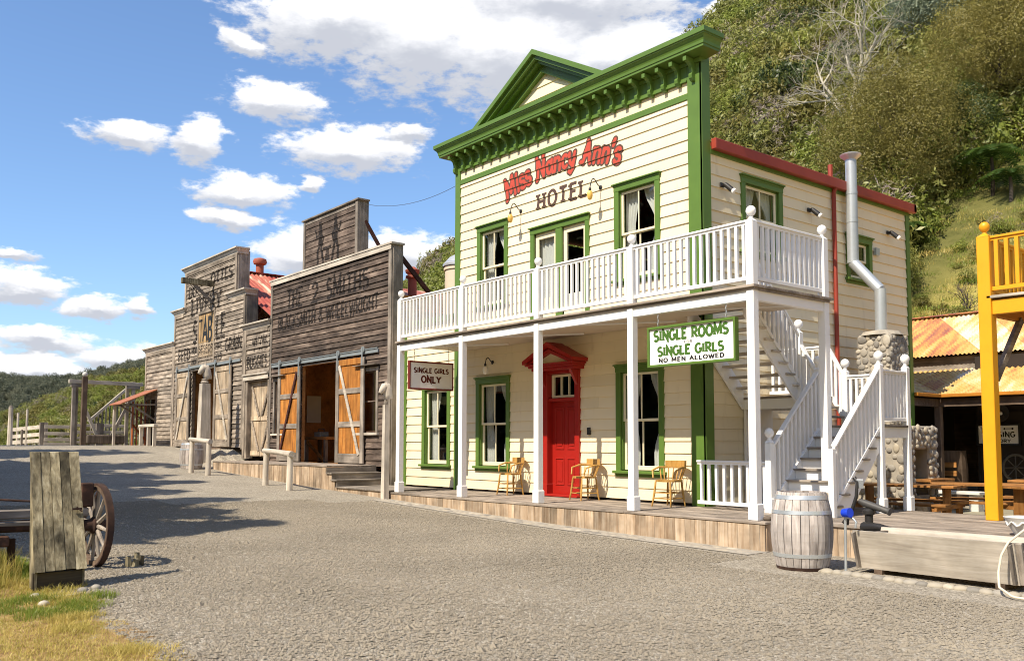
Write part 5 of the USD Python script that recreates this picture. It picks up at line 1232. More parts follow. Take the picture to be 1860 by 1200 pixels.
picnic(.35, 4.7, .5, "nearest orange picnic table, standing left of the yellow post")
picnic(1.55, 4.6, 1.2, "orange picnic table partly hidden behind the yellow post")
picnic(1.2, 7.3, .15, "farthest orange picnic table, long seat before the laundry wall", 2.6)
picnic(-.35, 3.3, .15, "orange picnic table in the shade under the white stair", 1.8)
bn = thing("stone_bench", "low pale slab bench at the foot of the laundry's corner post", "bench", (-1.6, 8.0, -.385))
part(bn, "slab", bx(-2.1, -1.1, 7.9, 8.25, -.02, .05, .01), "white_stone")
for x in (-1.95, -1.25):
    part(bn, "leg", bx(x - .1, x + .1, 7.95, 8.2, -.385, -.02), "white_stone")

# ------------------------------------------------------------------ signs, chairs, lamps
bg = thing("hanging_sign", "white Single Rooms sign in a green frame, hung from the balcony on chains", "sign", (-1.14, YF, 2.65))
SP = Plane((0, YF - .02, 0), (1, 0, 0), (0, -1, 0))
a0, a1, z0, z1 = -2.01, -.27, 2.322, 2.975
part(bg, "sign_board", SP.B(a0 + .02, a1 - .02, -.02, .012, z0 + .02, z1 - .02), "sign_white")
part(bg, "sign_frame", cat([SP.B(a0, a0 + .035, -.05, .045, z0, z1), SP.B(a1 - .035, a1, -.05, .045, z0, z1), SP.B(a0 + .035, a1 - .035, -.05, .044, z0, z0 + .04), SP.B(a0 + .035, a1 - .035, -.05, .044, z1 - .04, z1)]), "green_paint")
for t, a, w_, s_, m in (("SINGLE ROOMS", (-1.90, -.40, 2.745, 2.90), .27, .08, "letter_green"), ("FOR", (-1.26, -1.10, 2.665, 2.705), .16, 0, "iron"), ("SINGLE GIRLS", (-1.82, -.49, 2.50, 2.635), .27, .08, "letter_green"), ("NO MEN ALLOWED", (-1.79, -.49, 2.395, 2.455), .24, 0, "letter_black")):
    part(bg, "lettering", flat_on(SP, word(t, *a, w=w_, serif=s_, sh=.1, gap=.22 if not s_ else .13), .0145), m)


def chain(parent, x, y, z0, z1):
    n = max(2, int((z1 - z0) / .045))
    for i in range(n):
        z = z0 + (z1 - z0) * (i + .5) / n; a = np.linspace(0, 2 * math.pi, 11)
        p = np.stack([.013 * np.cos(a), np.zeros(11), .03 * np.sin(a)], 1)
        v, f = tube(p, .004, 5, False)
        part(parent, "chain_link", xf((v, f), rz=0 if i % 2 else math.pi / 2, loc=(x, y, z)), "galvanised", True)


chain(bg, -1.81, YF - .02, 2.975, 3.19); chain(bg, -.46, YF - .02, 2.975, 3.19)
sm = thing("small_hanging_sign", "small white Single Girls Only sign in a maroon frame, hung across the verandah", "sign", (-9.15, -1.15, 2.6))
TP = Plane((-9.2, 0, 0), (0, 1, 0), (1, 0, 0))
part(sm, "sign_board", TP.B(-1.72, -.555, -.015, .010, 2.335, 2.93), "sign_white")
part(sm, "sign_frame", cat([TP.B(-1.745, -1.71, -.05, .03, 2.31, 2.955), TP.B(-.565, -.535, -.05, .03, 2.31, 2.955), TP.B(-1.71, -.565, -.05, .029, 2.31, 2.345), TP.B(-1.71, -.565, -.05, .029, 2.92, 2.955)]), "maroon_frame")
for t, a in (("SINGLE GIRLS", (-1.62, -.66, 2.70, 2.80)), ("ONLY", (-1.43, -.86, 2.48, 2.62))):
    part(sm, "lettering", flat_on(TP, word(t, *a, w=.25, serif=.07, sh=.1), .013), "letter_maroon")
chain(sm, -9.2, -1.6, 2.955, 3.30); chain(sm, -9.2, -.66, 2.955, 3.30)

# captain's chairs
ch = thing("captains_chair", "golden wooden captain's chair left of the red door, under a green window", "chair", (-7.28, -.36, 0), -.12, "captain's chairs along the hotel front", world=False)
seat = trimesh.creation.extrude_polygon(Point(0, 0).buffer(.235, quad_segs=10).intersection(rect(-.23, -.22, .23, .22)), .035, engine="earcut"); seat.apply_translation([0, 0, .43])
part(ch, "seat", seat, "chair_wood", 30)
for x, y in ((-.16, -.17), (.16, -.17), (-.15, .16), (.15, .16)):
    part(ch, "leg", tube([(x * 1.32, y * 1.28, 0), (x * 1.2, y * 1.18, .12), (x * 1.1, y * 1.08, .26), (x, y, .44)], [.013, .018, .021, .016], 8), "chair_wood", True)
for z, k in ((.14, 1.18), (.24, 1.11)):
    for p, q in (((-.16, -.17), (.16, -.17)), ((-.16, -.17), (-.15, .16)), ((.16, -.17), (.15, .16)), ((-.15, .16), (.15, .16))):
        part(ch, "stretcher", rod((p[0] * k, p[1] * k, z), (q[0] * k, q[1] * k, z), .010, n=6), "chair_wood", True)
an = np.linspace(-.42, math.pi + .42, 25)
bow = np.stack([.27 * np.cos(an), .06 + .215 * np.sin(an), .68 + .0 * an], 1)
bow[0] = (.225, -.16, .50); bow[-1] = (-.225, -.16, .50); bow[1] = (.262, -.13, .63); bow[-2] = (-.262, -.13, .63)
part(ch, "arm_bow", tube(bow, .017, 8), "chair_wood", True)
for a in np.linspace(.12, math.pi - .12, 9):
    b, t = np.array([.205 * math.cos(a), .02 + .185 * math.sin(a), .455]), np.array([.27 * math.cos(a), .06 + .215 * math.sin(a), .675])
    part(ch, "spindle", tube([b, b * .6 + t * .4, t], [.008, .012, .008], 6), "chair_wood", True)
cr = np.linspace(.62, math.pi - .62, 12)
cv = np.vstack([np.stack([r_ * np.cos(cr), .06 + (r_ - .055) * np.sin(cr), np.full(12, z)], 1) for r_, z in ((.255, .69), (.287, .69), (.292, .80), (.262, .80))])
cf = []
for i in range(11):
    for k in range(4):
        a, b = k * 12 + i, ((k + 1) % 4) * 12 + i
        cf += [(a, a + 1, b + 1), (a, b + 1, b)]
cf += [(0, 12, 24), (0, 24, 36), (11, 35, 23), (11, 47, 35)]
part(ch, "crest_rail", (cv, np.array(cf)), "chair_wood", 40)
copy(ch, (-4.93, -.40, 0), -.2, "golden wooden captain's chair just right of the red door")
copy(ch, (-2.76, -.42, 0), .05, "golden wooden captain's chair nearest the hotel's right corner")


def gooseneck(x, z, label, drop=.14, out=.30, mat="brass_lamp", k=1.0):
    l = thing("gooseneck_lamp", label, "lamp", (x, -.03, z))
    part(l, "wall_plate", HF(*xf(lathe([(.001, .0), (.045, .0), (.045, .02), (.02, .03), (.001, .03)], 12), rx=-math.pi / 2, loc=(x, .02, z))), "dark_metal", 40)
    a = np.linspace(0, 1, 14)
    o = .03 + out * k * a; zz = z + k * (.0 + .06 * np.sin(a * 2.2 * math.pi * .45) - .02 * a + .16 * np.sin(np.pi * np.clip((a - .25) / .75, 0, 1)) * a)
    zz[-1] -= .05 * k
    part(l, "arm", tube(HF(np.stack([np.full(14, x), o, zz], 1)), .011, 7), "dark_metal", True)
    e = HF(np.array([x, o[-1], zz[-1]]))
    part(l, "lamp_holder", lathe([(.02, -.05), (.028, -.04), (.028, .0), (.012, .02)], 10, e), "dark_metal", 40)
    part(l, "shade", lathe([(.028, -.05), (.055, -.09), (.06, -.15), (.045, -.21), (.02, -.235), (.001, -.24)], 12, e), mat, True)
    return l


gooseneck(-7.34, 6.26, "brass gooseneck lamp left of the painted word Hotel")
gooseneck(-4.82, 6.24, "brass gooseneck lamp right of the painted word Hotel")
gooseneck(-8.35, 2.95, "black gooseneck lamp high on the wall left of the red door", mat="sign_white", k=.7)
gooseneck(-6.0, 2.95, "black gooseneck lamp in the red door hood's gable", mat="dark_metal", k=.45)


def spot(y, z, label):
    l = thing("spotlight", label, "lamp", (XC, y, z))
    part(l, "wall_plate", HS.B(y - .05, y + .05, .03, .06, z - .03, z + .05), "dark_metal")
    b, e = HS(np.array([y, .12, z + .0])), HS(np.array([y + .05, .24, z - .12]))
    part(l, "arm", rod(HS(np.array([y, .05, z])), b, .012), "dark_metal")
    part(l, "housing", tube([b + (b - e) * .2, b, e], [.03, .045, .05], 12), "dark_metal", 40)
    part(l, "lens", tube([e, e + (e - b) * .25], [.05, .052], 12), "sign_white", 40)


spot(.51, 5.80, "black spotlight on the side wall nearest the hotel's front corner")
spot(3.30, 5.80, "black spotlight on the side wall between window and downpipe")
spot(6.40, 5.80, "black spotlight on the side wall nearest the back corner")

# ------------------------------------------------------------------ things on the yard


def barrel(loc, rz, label):
    b = thing("wine_barrel", label, "barrel", loc, rz, "old wooden wine barrels on the gravel", world=False)
    H, n = .96, 22
    prof = lambda z: .292 + .078 * (1 - ((z - H / 2) / (H / 2)) ** 2)
    zs = np.linspace(0, H, 11)
    for i in range(n):
        a0, a1 = 2 * math.pi * i / n + .012, 2 * math.pi * (i + 1) / n - .012
        ring = []
        for z in zs:
            r = prof(z) + rng.uniform(-.0008, .0008)
            for a, rr in ((a0, r), ((a0 + a1) / 2, r * 1.004), (a1, r), (a1, r - .025), (a0, r - .025)):
                ring.append((rr * math.cos(a), rr * math.sin(a), z))
        f = []
        for k in range(10):
            for j in range(5):
                p, q = k * 5 + j, k * 5 + (j + 1) % 5
                f += [(p, q, q + 5), (p, q + 5, p + 5)]
        for o in (0, 50):
            f += [(o, o + 1, o + 2), (o, o + 2, o + 3), (o, o + 3, o + 4)]
        part(b, "stave", (np.array(ring), np.array(f)), "barrel_wood")
    for z, w in ((.03, .06), (.20, .045), (.72, .045), (.90, .05)):
        part(b, "hoop", lathe([(prof(z - w / 2) + .001, z - w / 2), (prof(z - w / 2) + .006, z - w / 2), (prof(z + w / 2) + .006, z + w / 2), (prof(z + w / 2) + .001, z + w / 2)], 28), "galvanised" if z > .1 else "rust", 40)
    part(b, "head", lathe([(.001, H - .035), (.27, H - .035), (.27, H - .06)], 22), "barrel_wood")
    return b


b0 = barrel((1.46, -2.80, float(yard(1.46, -2.8)) - .02), .4, "weathered grey barrel at the foot of the white stair beside the trough")
copy(b0, (-20.75, -2.45, .235), 1.7, "distant pale barrel before the stable, beside a hitching rail", (.98, .98, .93))

tr = thing("water_trough", "long pale timber trough with sloping sides on the gravel by the deck", "trough", (2.95, -2.2, -.45))
T0, T1 = 2.03, 3.86
part(tr, "side_board", (np.array([[T0, -2.62, .065], [T1, -2.62, .065], [T1, -2.50, -.385], [T0, -2.50, -.385], [T0, -2.57, .065], [T1, -2.57, .065], [T1, -2.45, -.385], [T0, -2.45, -.385]], float), np.array([[0, 2, 1], [0, 3, 2], [4, 5, 6], [4, 6, 7], [0, 1, 5], [0, 5, 4], [1, 2, 6], [1, 6, 5], [2, 3, 7], [2, 7, 6], [3, 0, 4], [3, 4, 7]])), "pale_wood_x")
part(tr, "side_board", (np.array([[T0, -1.90, .065], [T1, -1.90, .065], [T1, -2.02, -.385], [T0, -2.02, -.385], [T0, -1.95, .065], [T1, -1.95, .065], [T1, -2.07, -.385], [T0, -2.07, -.385]], float), np.array([[0, 1, 2], [0, 2, 3], [4, 6, 5], [4, 7, 6], [0, 5, 1], [0, 4, 5], [1, 6, 2], [1, 5, 6], [2, 7, 3], [2, 6, 7], [3, 4, 0], [3, 7, 4]])), "pale_wood_x")
part(tr, "bottom_board", bx(T0, T1, -2.45, -2.07, -.385, -.345), "grey_wood_x")
for x in (T0 + .06, T1 - .10):
    t = trimesh.creation.extrude_polygon(Polygon([(-2.565, .03), (-1.955, .03), (-2.075, -.344), (-2.445, -.344)]), .04, engine="earcut"); v = np.asarray(t.vertices)
    part(tr, "end_board", (np.stack([v[:, 2] + x, v[:, 0], v[:, 1]], 1), t.faces), "grey_wood_y")
for x in (T0 + .0, T1 - .06):
    part(tr, "cleat", beam((x + .03, -2.642, .05), (x + .03, -2.525, -.37), .09, .03), "grey_wood_z")
part(tr, "end_cleat", cat([beam((T1 + .02, -2.56, .06), (T1 + .02, -2.46, -.38), .04, .07), beam((T1 + .015, -2.5, -.05), (T1 + .015, -2.0, -.05), .03, .03)]), "grey_wood_z")
for x in (T0 + .2, T1 - .25):
    part(tr, "bearer", bx(x, x + .1, -2.5, -2.02, -.52, -.387), "shade_timber_y")

pm = thing("hand_pump", "old black iron hand pump behind the trough's left end", "pump", (1.75, -1.75, 0))
part(pm, "column", lathe([(.10, -.45), (.10, -.40), (.055, -.38), (.05, .18), (.075, .20), (.075, .24), (.045, .27), (.001, .28)], 14, (1.74, -1.72, .0)), "dark_metal", 40)
part(pm, "cylinder", tube([(1.62, -1.74, .36), (1.70, -1.73, .33), (1.98, -1.70, .25), (2.02, -1.70, .24)], [.032, .05, .04, .052], 12), "iron", 40)
part(pm, "lever", tube([(1.44, -1.78, .06), (1.47, -1.78, .12), (1.55, -1.78, .26), (1.60, -1.77, .42), (1.61, -1.76, .60), (1.57, -1.76, .66)], [.05, .03, .025, .022, .02, .03], 8), "dark_metal", True)
part(pm, "lever_plate", xf(bx(-.05, .05, -.01, .01, -.06, .06, .004), rx=.2, rz=.5, loc=(1.63, -1.74, .58)), "galvanised")
part(pm, "drip_tray", tube([(1.70, -1.78, .03), (1.95, -1.85, .05), (2.2, -1.88, .02)], [.07, .05, .03], 8), "dark_metal", True)
tp = thing("standpipe_tap", "thin grey standpipe with a blue cup over its tap, left of the trough", "tap", (1.97, -2.66, -.42))
part(tp, "pipe", rod((1.97, -2.68, -.48), (1.98, -2.68, .25), .016), "galvanised", 40)
part(tp, "tap", cat([rod((1.98, -2.68, .22), (2.08, -2.68, .21), .014), tube([(2.08, -2.68, .21), (2.12, -2.68, .17), (2.11, -2.68, .10)], .014, 7)]), "galvanised", True)
part(tp, "blue_cup", tube([(1.97, -2.70, .27), (2.07, -2.72, .28)], [.05, .058], 14), "blue_plastic", 40)
hs = np.array([(3.95, -2.2, .27), (3.9, -2.44, .20), (3.82, -2.69, .075), (3.77, -2.72, -.05), (3.75, -2.75, -.24), (3.80, -2.9, -.38), (3.98, -3.06, -.435), (4.3, -3.0, -.44)])
tt = np.linspace(0, 7, 40)
solo("garden_hose", tube(np.stack([np.interp(tt, range(8), np.convolve(np.pad(hs[:, i], 1, mode="edge"), [.15, .7, .15], "valid")) for i in range(3)], 1), .013, 8), "hose_plastic", "pale hose looped over the trough's right end", "hose", smooth=True)
pt = thing("planter_bowl", "white patterned planter bowl on the deck at the photo's right edge", "planter", (3.3, -1.0, 0))
part(pt, "bowl", lathe([(.10, .002), (.11, .02), (.15, .08), (.19, .16), (.225, .22), (.215, .225), (.18, .16), (.001, .12)], 20, (3.32, -.98, 0)), "white_stone", 40)
an = np.linspace(0, 2 * math.pi, 40)
part(pt, "wavy_band", tube(np.stack([3.32 + .19 * np.cos(an), -.98 + .19 * np.sin(an), .145 + .025 * np.sin(an * 9)], 1), .012, 6, False), "canvas_white", True)
rock = thing("deck_stone", "small dark stone standing on the boardwalk's front corner", "stone", (.12, -1.7, 0))
part(rock, "stone_body", xf(stone((0, 0, 0), (.07, .05, .045)), loc=(.16, -1.66, .035)), "bark", True)


def hitch(p, q, h, label):
    p, q = np.array([*p, float(yard(*p))]), np.array([*q, float(yard(*q))])
    t = thing("hitching_rail", label, "hitching rail", tuple((p + q) / 2), 0, "log hitching rails before the timber buildings")
    for c in (p, q):
        part(t, "post", tube([c - [0, 0, .1], c + [.01, 0, h * .5], c + [0, .01, h]], [.085, .078, .074], 10), "pale_wood_z", 40)
    d = (q - p) / np.linalg.norm(q - p)
    part(t, "rail", tube([p - d * .13 + [0, 0, h + .03], (p + q) / 2 + [0, 0, h + .04], q + d * .13 + [0, 0, h + .03]], [.072, .068, .075], 10), "pale_wood_x", 40)


hitch((-19.35, -2.95), (-18.2, -2.87), .96, "log hitching rail beside the distant pale barrel")
hitch((-14.56, -2.71), (-12.88, -2.83), .86, "log hitching rail in front of the workshop's side steps")


def horse_post(x, y, z0, h, w, label, s):
    t = thing("horse_head_post", label, "hitching post", (x, y, z0), 0, "tall square posts topped with carved horse heads")
    v, f = bx(-1, 1, -1, 1, 0, 1); k = np.where(v[:, 2:] > .5, .72, 1.0)
    part(t, "post", (np.concatenate([v[:, :2] * w * k, v[:, 2:] * (h - .1) - .1 * (v[:, 2:] < .5)], 1) + [x, y, z0], f), "pale_wood_z")
    part(t, "collar", lathe([(w * .6, h - .1), (w * .75, h - .06), (w * .5, h), (w * .6, h + .03), (w * .45, h + .06)], 14, (x, y, z0)), "grey_wood_z", 40)
    hd_ = tube(np.array([(0, 0, .04), (0, -.02, .16), (.0, -.04, .29), (0, -.07, .38), (0, -.13, .37), (0, -.21, .27), (0, -.25, .19)]) * s + [x, y + .08 * s, z0 + h], np.array([.125, .125, .12, .115, .105, .075, .055]) * s, 10)
    part(t, "horse_head", hd_, "pale_wood_z", True)
    for e in (-.04, .04):
        part(t, "ear", lathe([(.028 * s, 0), (.015 * s, .07 * s), (.001, .11 * s)], 7, (x + e * s, y, z0 + h + .42 * s)), "pale_wood_z")
    part(t, "mane", tube(np.array([(0, .1, .1), (0, .07, .25), (0, .02, .40), (0, -.05, .45)]) * s + [x, y + .08 * s, z0 + h], np.array([.03, .035, .035, .02]) * s, 6), "iron", True)


horse_post(-22.0, -1.62, float(yard(-22, -1.62)) - .05, 2.75, .19, "horse-head post in front of the stable's open doorway", 1.15)
horse_post(-9.80, -1.97, float(yard(-9.8, -2)) - .05, 2.28, .07, "horse-head post where the hotel's boardwalk meets the workshop", .85)

# stones set along the decks
es = thing("stone_edging", "strip of flat river stones set along the foot of the boardwalk", "edging", (-5, -2.1, -.4))
x = -9.7
while x < .25:
    for row in range(2):
        s_ = rng.uniform(.08, .15)
        xx_, yy_ = x + rng.uniform(-.04, .04), -1.98 - row * .2 + rng.uniform(-.03, .03)
        part(es, "stone", stone((xx_, yy_, float(yard(xx_, yy_)) - .012), (s_, s_ * .7, .035), rng.uniform(-.4, .4)), "river_stone", True)
    x += .215
for i in range(26):
    x = 1.7 + i * .13; y = -2.98 + rng.uniform(-.03, .03) + (.0 if x < 3 else (x - 3) * .1)
    s_ = rng.uniform(.055, .085)
    part(es, "stone", stone((x, y + .12, float(yard(x, y)) + .005), (s_ * 1.25, s_, .045), rng.uniform(-.5, .5)), "river_stone", True)
solo("stone_bed", (np.array([[x, y, float(yard(x, y)) + .0085] for x in np.linspace(-9.8, .3, 30) for y in (-2.34, -2.1, -1.8)]), gridfaces(30, 3)), "mortar", kind="structure")

# ------------------------------------------------------------------ the old wagon on the left
bxm = thing("plank_box", "tall leaning box of mossy weathered planks in front of the old wagon", "box", (-2.25, -10.4, -.4))
ys = [-10.655, -10.555, -10.46, -10.365, -10.27, -10.165]
for i, (a, b) in enumerate(zip(ys[:-1], ys[1:])):
    t_ = .02 * (i % 2); zb = -.19 + .004 * i + (-.012 if i == 4 else 0)
    P = [(-2.05 + .0, zb), (-2.50, 1.0 - rng.uniform(0, .012)), (-2.54, 1.0), (-2.09, zb)]
    w0, w1 = (a - -10.41) , (b - -10.41)
    v = []
    for (px_, pz_), k in zip(P, (1.0, .96, .96, 1.0)):
        v += [(px_ - t_ * .3, -10.41 + w0 * k + .003, pz_), (px_ - t_ * .3, -10.41 + w1 * k - .003, pz_)]
    v = np.array(v); f = np.array([[0, 1, 3], [0, 3, 2], [4, 5, 7], [4, 7, 6], [2, 3, 5], [2, 5, 4], [0, 6, 7], [0, 7, 1], [0, 2, 4], [0, 4, 6], [1, 5, 3], [1, 7, 5]])
    part(bxm, "plank", (v, f), "lichen_wood")
part(bxm, "side_panel", (np.array([(-2.09, -10.64, -.2), (-2.54, -10.62, .97), (-2.60, -10.62, .97), (-2.32, -10.64, -.42), (-2.10, -10.64, -.42), (-2.09, -10.62, -.2), (-2.54, -10.60, .97), (-2.60, -10.60, .97), (-2.32, -10.62, -.42), (-2.10, -10.62, -.42)]), np.array([[0, 1, 2], [0, 2, 3], [0, 3, 4], [5, 7, 6], [5, 8, 7], [5, 9, 8], [0, 6, 1], [0, 5, 6], [1, 7, 2], [1, 6, 7], [2, 8, 3], [2, 7, 8], [3, 9, 4], [3, 8, 9], [4, 5, 0], [4, 9, 5]])), "lichen_wood")
part(bxm, "side_panel", (np.array([(-2.09, -10.20, -.2), (-2.54, -10.2, .97), (-2.60, -10.2, .97), (-2.32, -10.20, -.42), (-2.10, -10.20, -.42), (-2.09, -10.18, -.2), (-2.54, -10.18, .97), (-2.60, -10.18, .97), (-2.32, -10.18, -.42), (-2.10, -10.18, -.42)]), np.array([[0, 1, 2], [0, 2, 3], [0, 3, 4], [5, 7, 6], [5, 8, 7], [5, 9, 8], [0, 6, 1], [0, 5, 6], [1, 7, 2], [1, 6, 7], [2, 8, 3], [2, 7, 8], [3, 9, 4], [3, 8, 9], [4, 5, 0], [4, 9, 5]])), "lichen_wood")
part(bxm, "base_board", bx(-2.14, -2.10, -10.66, -10.175, -.43, -.20, .005), "under_wood")
part(bxm, "back_board", bx(-2.36, -2.32, -10.62, -10.2, -.4, -.1), "lichen_wood")
part(bxm, "hinge", cat([bx(-2.255, -2.235, -10.28, -10.19, .40, .42), rod((-2.24, -10.24, .43), (-2.22, -10.19, .38), .008)]), "rust")
wg = thing("old_wagon", "rusty derelict wagon undercarriage with a spoked wheel behind the plank box", "wagon", (-4.0, -10, -.4))
wc = np.array([-3.58, -9.70, .12]); ax_ = np.array([-.08, .997, -.03]); ax_ /= np.linalg.norm(ax_)
e1, e2, _ = basis(ax_)
wv = grp(wg, "wheel", "spoked wooden wheel with a rusty iron tyre")


def wheel_pt(r, a, o=0.0):
    return wc + ax_ * o + r * (math.cos(a) * e1 + math.sin(a) * e2)


def wl_lathe(prof, n=36):
    v, f = lathe(prof, n); return v @ np.array([e1, e2, ax_]) + wc, f


part(wv, "rim", wl_lathe([(.42, -.03), (.475, -.032), (.475, .032), (.42, .03), (.42, -.03)]), "shade_timber_z", 40)
part(wv, "tyre", wl_lathe([(.476, -.036), (.495, -.036), (.495, .036), (.476, .036)]), "rust", 40)
part(wv, "hub", wl_lathe([(.001, -.17), (.06, -.17), (.075, -.06), (.10, -.04), (.10, .04), (.075, .06), (.06, .13), (.001, .13)], 18), "rust", 40)
for i in range(12):
    a = i * math.pi / 6 + .1
    part(wv, "spoke", tube([wheel_pt(.09, a), wheel_pt(.25, a), wheel_pt(.43, a)], [.028, .022, .018], 7), "grey_wood_z", 40)
f1 = np.linspace(.5, 2.6, 12)
part(wg, "tyre_fragment", cat([tube([wheel_pt(.50, a, .12) for a in np.linspace(-.9, 1.0, 14)], .022, 6)]), "rust", 40)
part(wg, "axle", beam(wc - ax_ * .15 + [0, 0, .02], wc - ax_ * 2.6 + [0, 0, .0], .13, .13, .015), "rust")
part(wg, "axle_bed", beam(wc - ax_ * .1 + [0, 0, .16], wc - ax_ * 2.4 + [0, 0, .12], .11, .10, .012), "grey_wood_y")
part(wg, "bolster", beam(wc - ax_ * .12 + [.0, 0, .22], wc - ax_ * .12 + [.0, 0, .50], .14, .12, .012), "rust")
up_ = wc - ax_ * 1.27 + [.25, 0, 0]
part(wg, "upright", beam(up_ + [0, 0, .05], up_ + [0, 0, .40], .17, .13, .015), "grey_wood_z")
part(wg, "drawbar", beam(wc - ax_ * 1.0 + [.3, .0, -.12], wc - ax_ * 2.8 + [.35, 0, -.10], .16, .12, .015), "rust")
part(wg, "iron_rod", rod(up_ + [0, .05, .33], up_ + [.1, .85, .26], .012), "rust")
part(wg, "bed_board", beam(wc - ax_ * .5 + [.25, 0, .06], wc - ax_ * 1.3 + [.25, 0, .06], .2, .04), "grey_wood_y")
part(wg, "iron_ring", rod(up_ + [.09, .02, .34], up_ + [.09, .06, .34], .03), "rust")
part(wg, "prop", beam(wc - ax_ * .95 + [.25, 0, -.1], wc - ax_ * .95 + [.25, 0, -.5], .07, .07), "rust")
sp_ = thing("tree_stump", "short split grey stump beside the old wagon's wheel", "stump", (-3.3, -9.33, -.4))
for i in range(5):
    a = i * 1.25
    part(sp_, "stump_piece", tube([(-3.3 + .05 * math.cos(a), -9.33 + .06 * math.sin(a), -.42), (-3.3 + .07 * math.cos(a), -9.33 + .08 * math.sin(a), -.27 + .03 * (i % 3))], [.055, .03], 6), "lichen_wood")
solo("white_board", bx(-1.68, -1.60, -10.62, -10.36, -.40, -.37, .006), "white_stone", "small white board lying on the ground at the plank box's foot", "board")
for i, (x, y) in enumerate(((-1.75, -10.7), (-1.85, -10.25), (-1.95, -10.1), (-1.3, -10.72))):
    solo("loose_stone", stone((x, y, float(yard(x, y)) + .01), (.06 - .006 * i, .05, .035), i), "river_stone", ("pale stone under the plank box's left corner", "pale stone just right of the plank box's foot", "pale stone behind the plank box's right corner", "pale stone on the dry grass in front of the plank box")[i], "stone", smooth=True)

# ------------------------------------------------------------------ stock pens at the far left
PQ = Plane((-34, 0, 0), (0, 1, 0), (1, 0, 0))
Q = lambda u, v: (-2.83 + (u - 133) * .02098, 1.06 + (806 - v) / 38.4)


def qb(parent, name, u0, v0, u1, v1, w=.12, d=.12, o=0.0, mat="grey_wood_"):
    (s0, z0), (s1, z1) = Q(u0, v0), Q(u1, v1)
    ax = "z" if abs(z1 - z0) > abs(s1 - s0) else "y"
    part(parent, name, PQ.beam((s0, o, z0), (s1, o, z1), d, w, .006), mat + ax if mat.endswith("_") else mat)


gn = thing("timber_gantry", "tall pale timber gantry with a crossbeam beside the stable", "gantry", (-34, -1.6, 1))
qb(gn, "post", 132, 812, 132, 702, .14, .14); qb(gn, "post", 140, 812, 140, 702, .14, .14, -.3); qb(gn, "post", 249, 812, 249, 700, .14, .14); qb(gn, "post", 241, 812, 241, 702, .14, .14, -.3)
qb(gn, "crossbeam", 122, 703, 268, 704, .16, .16, .0, "pale_wood_"); qb(gn, "corbel", 126, 709.5, 146, 709.5, .14, .15); qb(gn, "corbel", 236, 709.5, 262, 709.5, .14, .15)
qb(gn, "brace", 148, 738, 178, 793, .12, .1, .1, "pale_wood_"); qb(gn, "brace", 246, 724, 205, 794, .12, .1, .1)
dp = thing("capped_post", "dark post with a white cap standing before the gantry's left leg", "post", (-33.5, -2.55, 1))
qb(dp, "post", 146.5, 812, 146.5, 696, .2, .2, .5, "shade_timber_z")
part(dp, "cap", xf(ball(.11), loc=PQ(np.array([Q(146.5, 692)[0], .5, Q(0, 692)[1]]))), "white_stone", True)
fc = thing("pen_fence", "rail fence of wide pale boards at the far left pens", "fence", (-34.5, -3, 1))
for u in (80, 87, 187, 194):
    qb(fc, "fence_post", u, 811, u, 771, .16, .16, -.5)
for v in (778, 789, 799, 806):
    qb(fc, "fence_rail", 84, v, 131, v, .13, .05, -.42, "pale_wood_")
    qb(fc, "fence_rail", 142, v - 3, 245, v - 3, .12, .05, -.62, "pale_wood_")
for v in (781, 793, 803):
    (s0, z0), (s1, z1) = Q(53, v + 1), Q(82, v - 3)
    part(fc, "fence_rail", beam(PQ(np.array([s0, -3.5, z0])), PQ(np.array([s1, -.5, z1])), .05, .16), "pale_wood_x")
qb(fc, "fence_post", 54, 811, 54, 784, .14, .14, -3.5); qb(fc, "fence_post", 63, 811, 63, 782, .14, .14, -2.4)
for u, v, o, l in ((19, 748, .0, "single pale post standing alone at the photo's left edge"), (58.5, 754, -3.0, "thin pale pole left of its twin among the pens"), (66.5, 749, -2.0, "thin pale pole right of its twin among the pens")):
    t = thing("marker_post", l, "post", PQ(np.array([Q(u, 0)[0], o, 1.0])))
    s_, z_ = Q(u, v); w_ = .085 if u == 19 else .045
    part(t, "pole", tube(PQ(np.array([(s_, o, .9), (s_, o, z_)])), [w_ * 1.25, w_], 8), "pale_wood_z", 40)
    part(t, "top", xf(ball(w_ * .9), loc=PQ(np.array([s_, o, z_]))), "grey_wood_z", True)
rp = thing("loading_ramp", "sloping boarded stock ramp behind the gantry", "ramp", (-35, -1, 1))
qb(rp, "ramp_rail", 176, 768, 250, 711, .12, .12, -1.2, "pale_wood_")
for i in range(9):
    u = 182 + i * 7.5
    qb(rp, "ramp_board", u, 808, u, 766 - (u - 176) * .77, .13, .03, -1.28)
tg = thing("stock_trough", "dark log trough on the gravel between the gantry's legs", "trough", (-33.4, -1.7, 1))
s0, s1 = Q(151, 0)[0], Q(224, 0)[0]
part(tg, "log_body", PQ(*bx(s0, s1, .35, .8, 1.06, 1.46, .05)), "bark")
for s_ in (s0 + .12, s1 - .25):
    part(tg, "foot", PQ(*bx(s_, s_ + .13, .35, .8, .95, 1.06)), "grey_wood_y")
tb = thing("rail_stand", "small log stand against the stable's left wing", "stand", (-30.5, -1, 1))
for a in (-30.6, -29.6, -28.9):
    part(tb, "leg", bx(a - .06, a + .06, -1.1, -.98, .9, 1.75), "pale_wood_z")
part(tb, "top_rail", bx(-30.75, -28.75, -1.12, -.96, 1.75, 1.86, .01), "pale_wood_x")

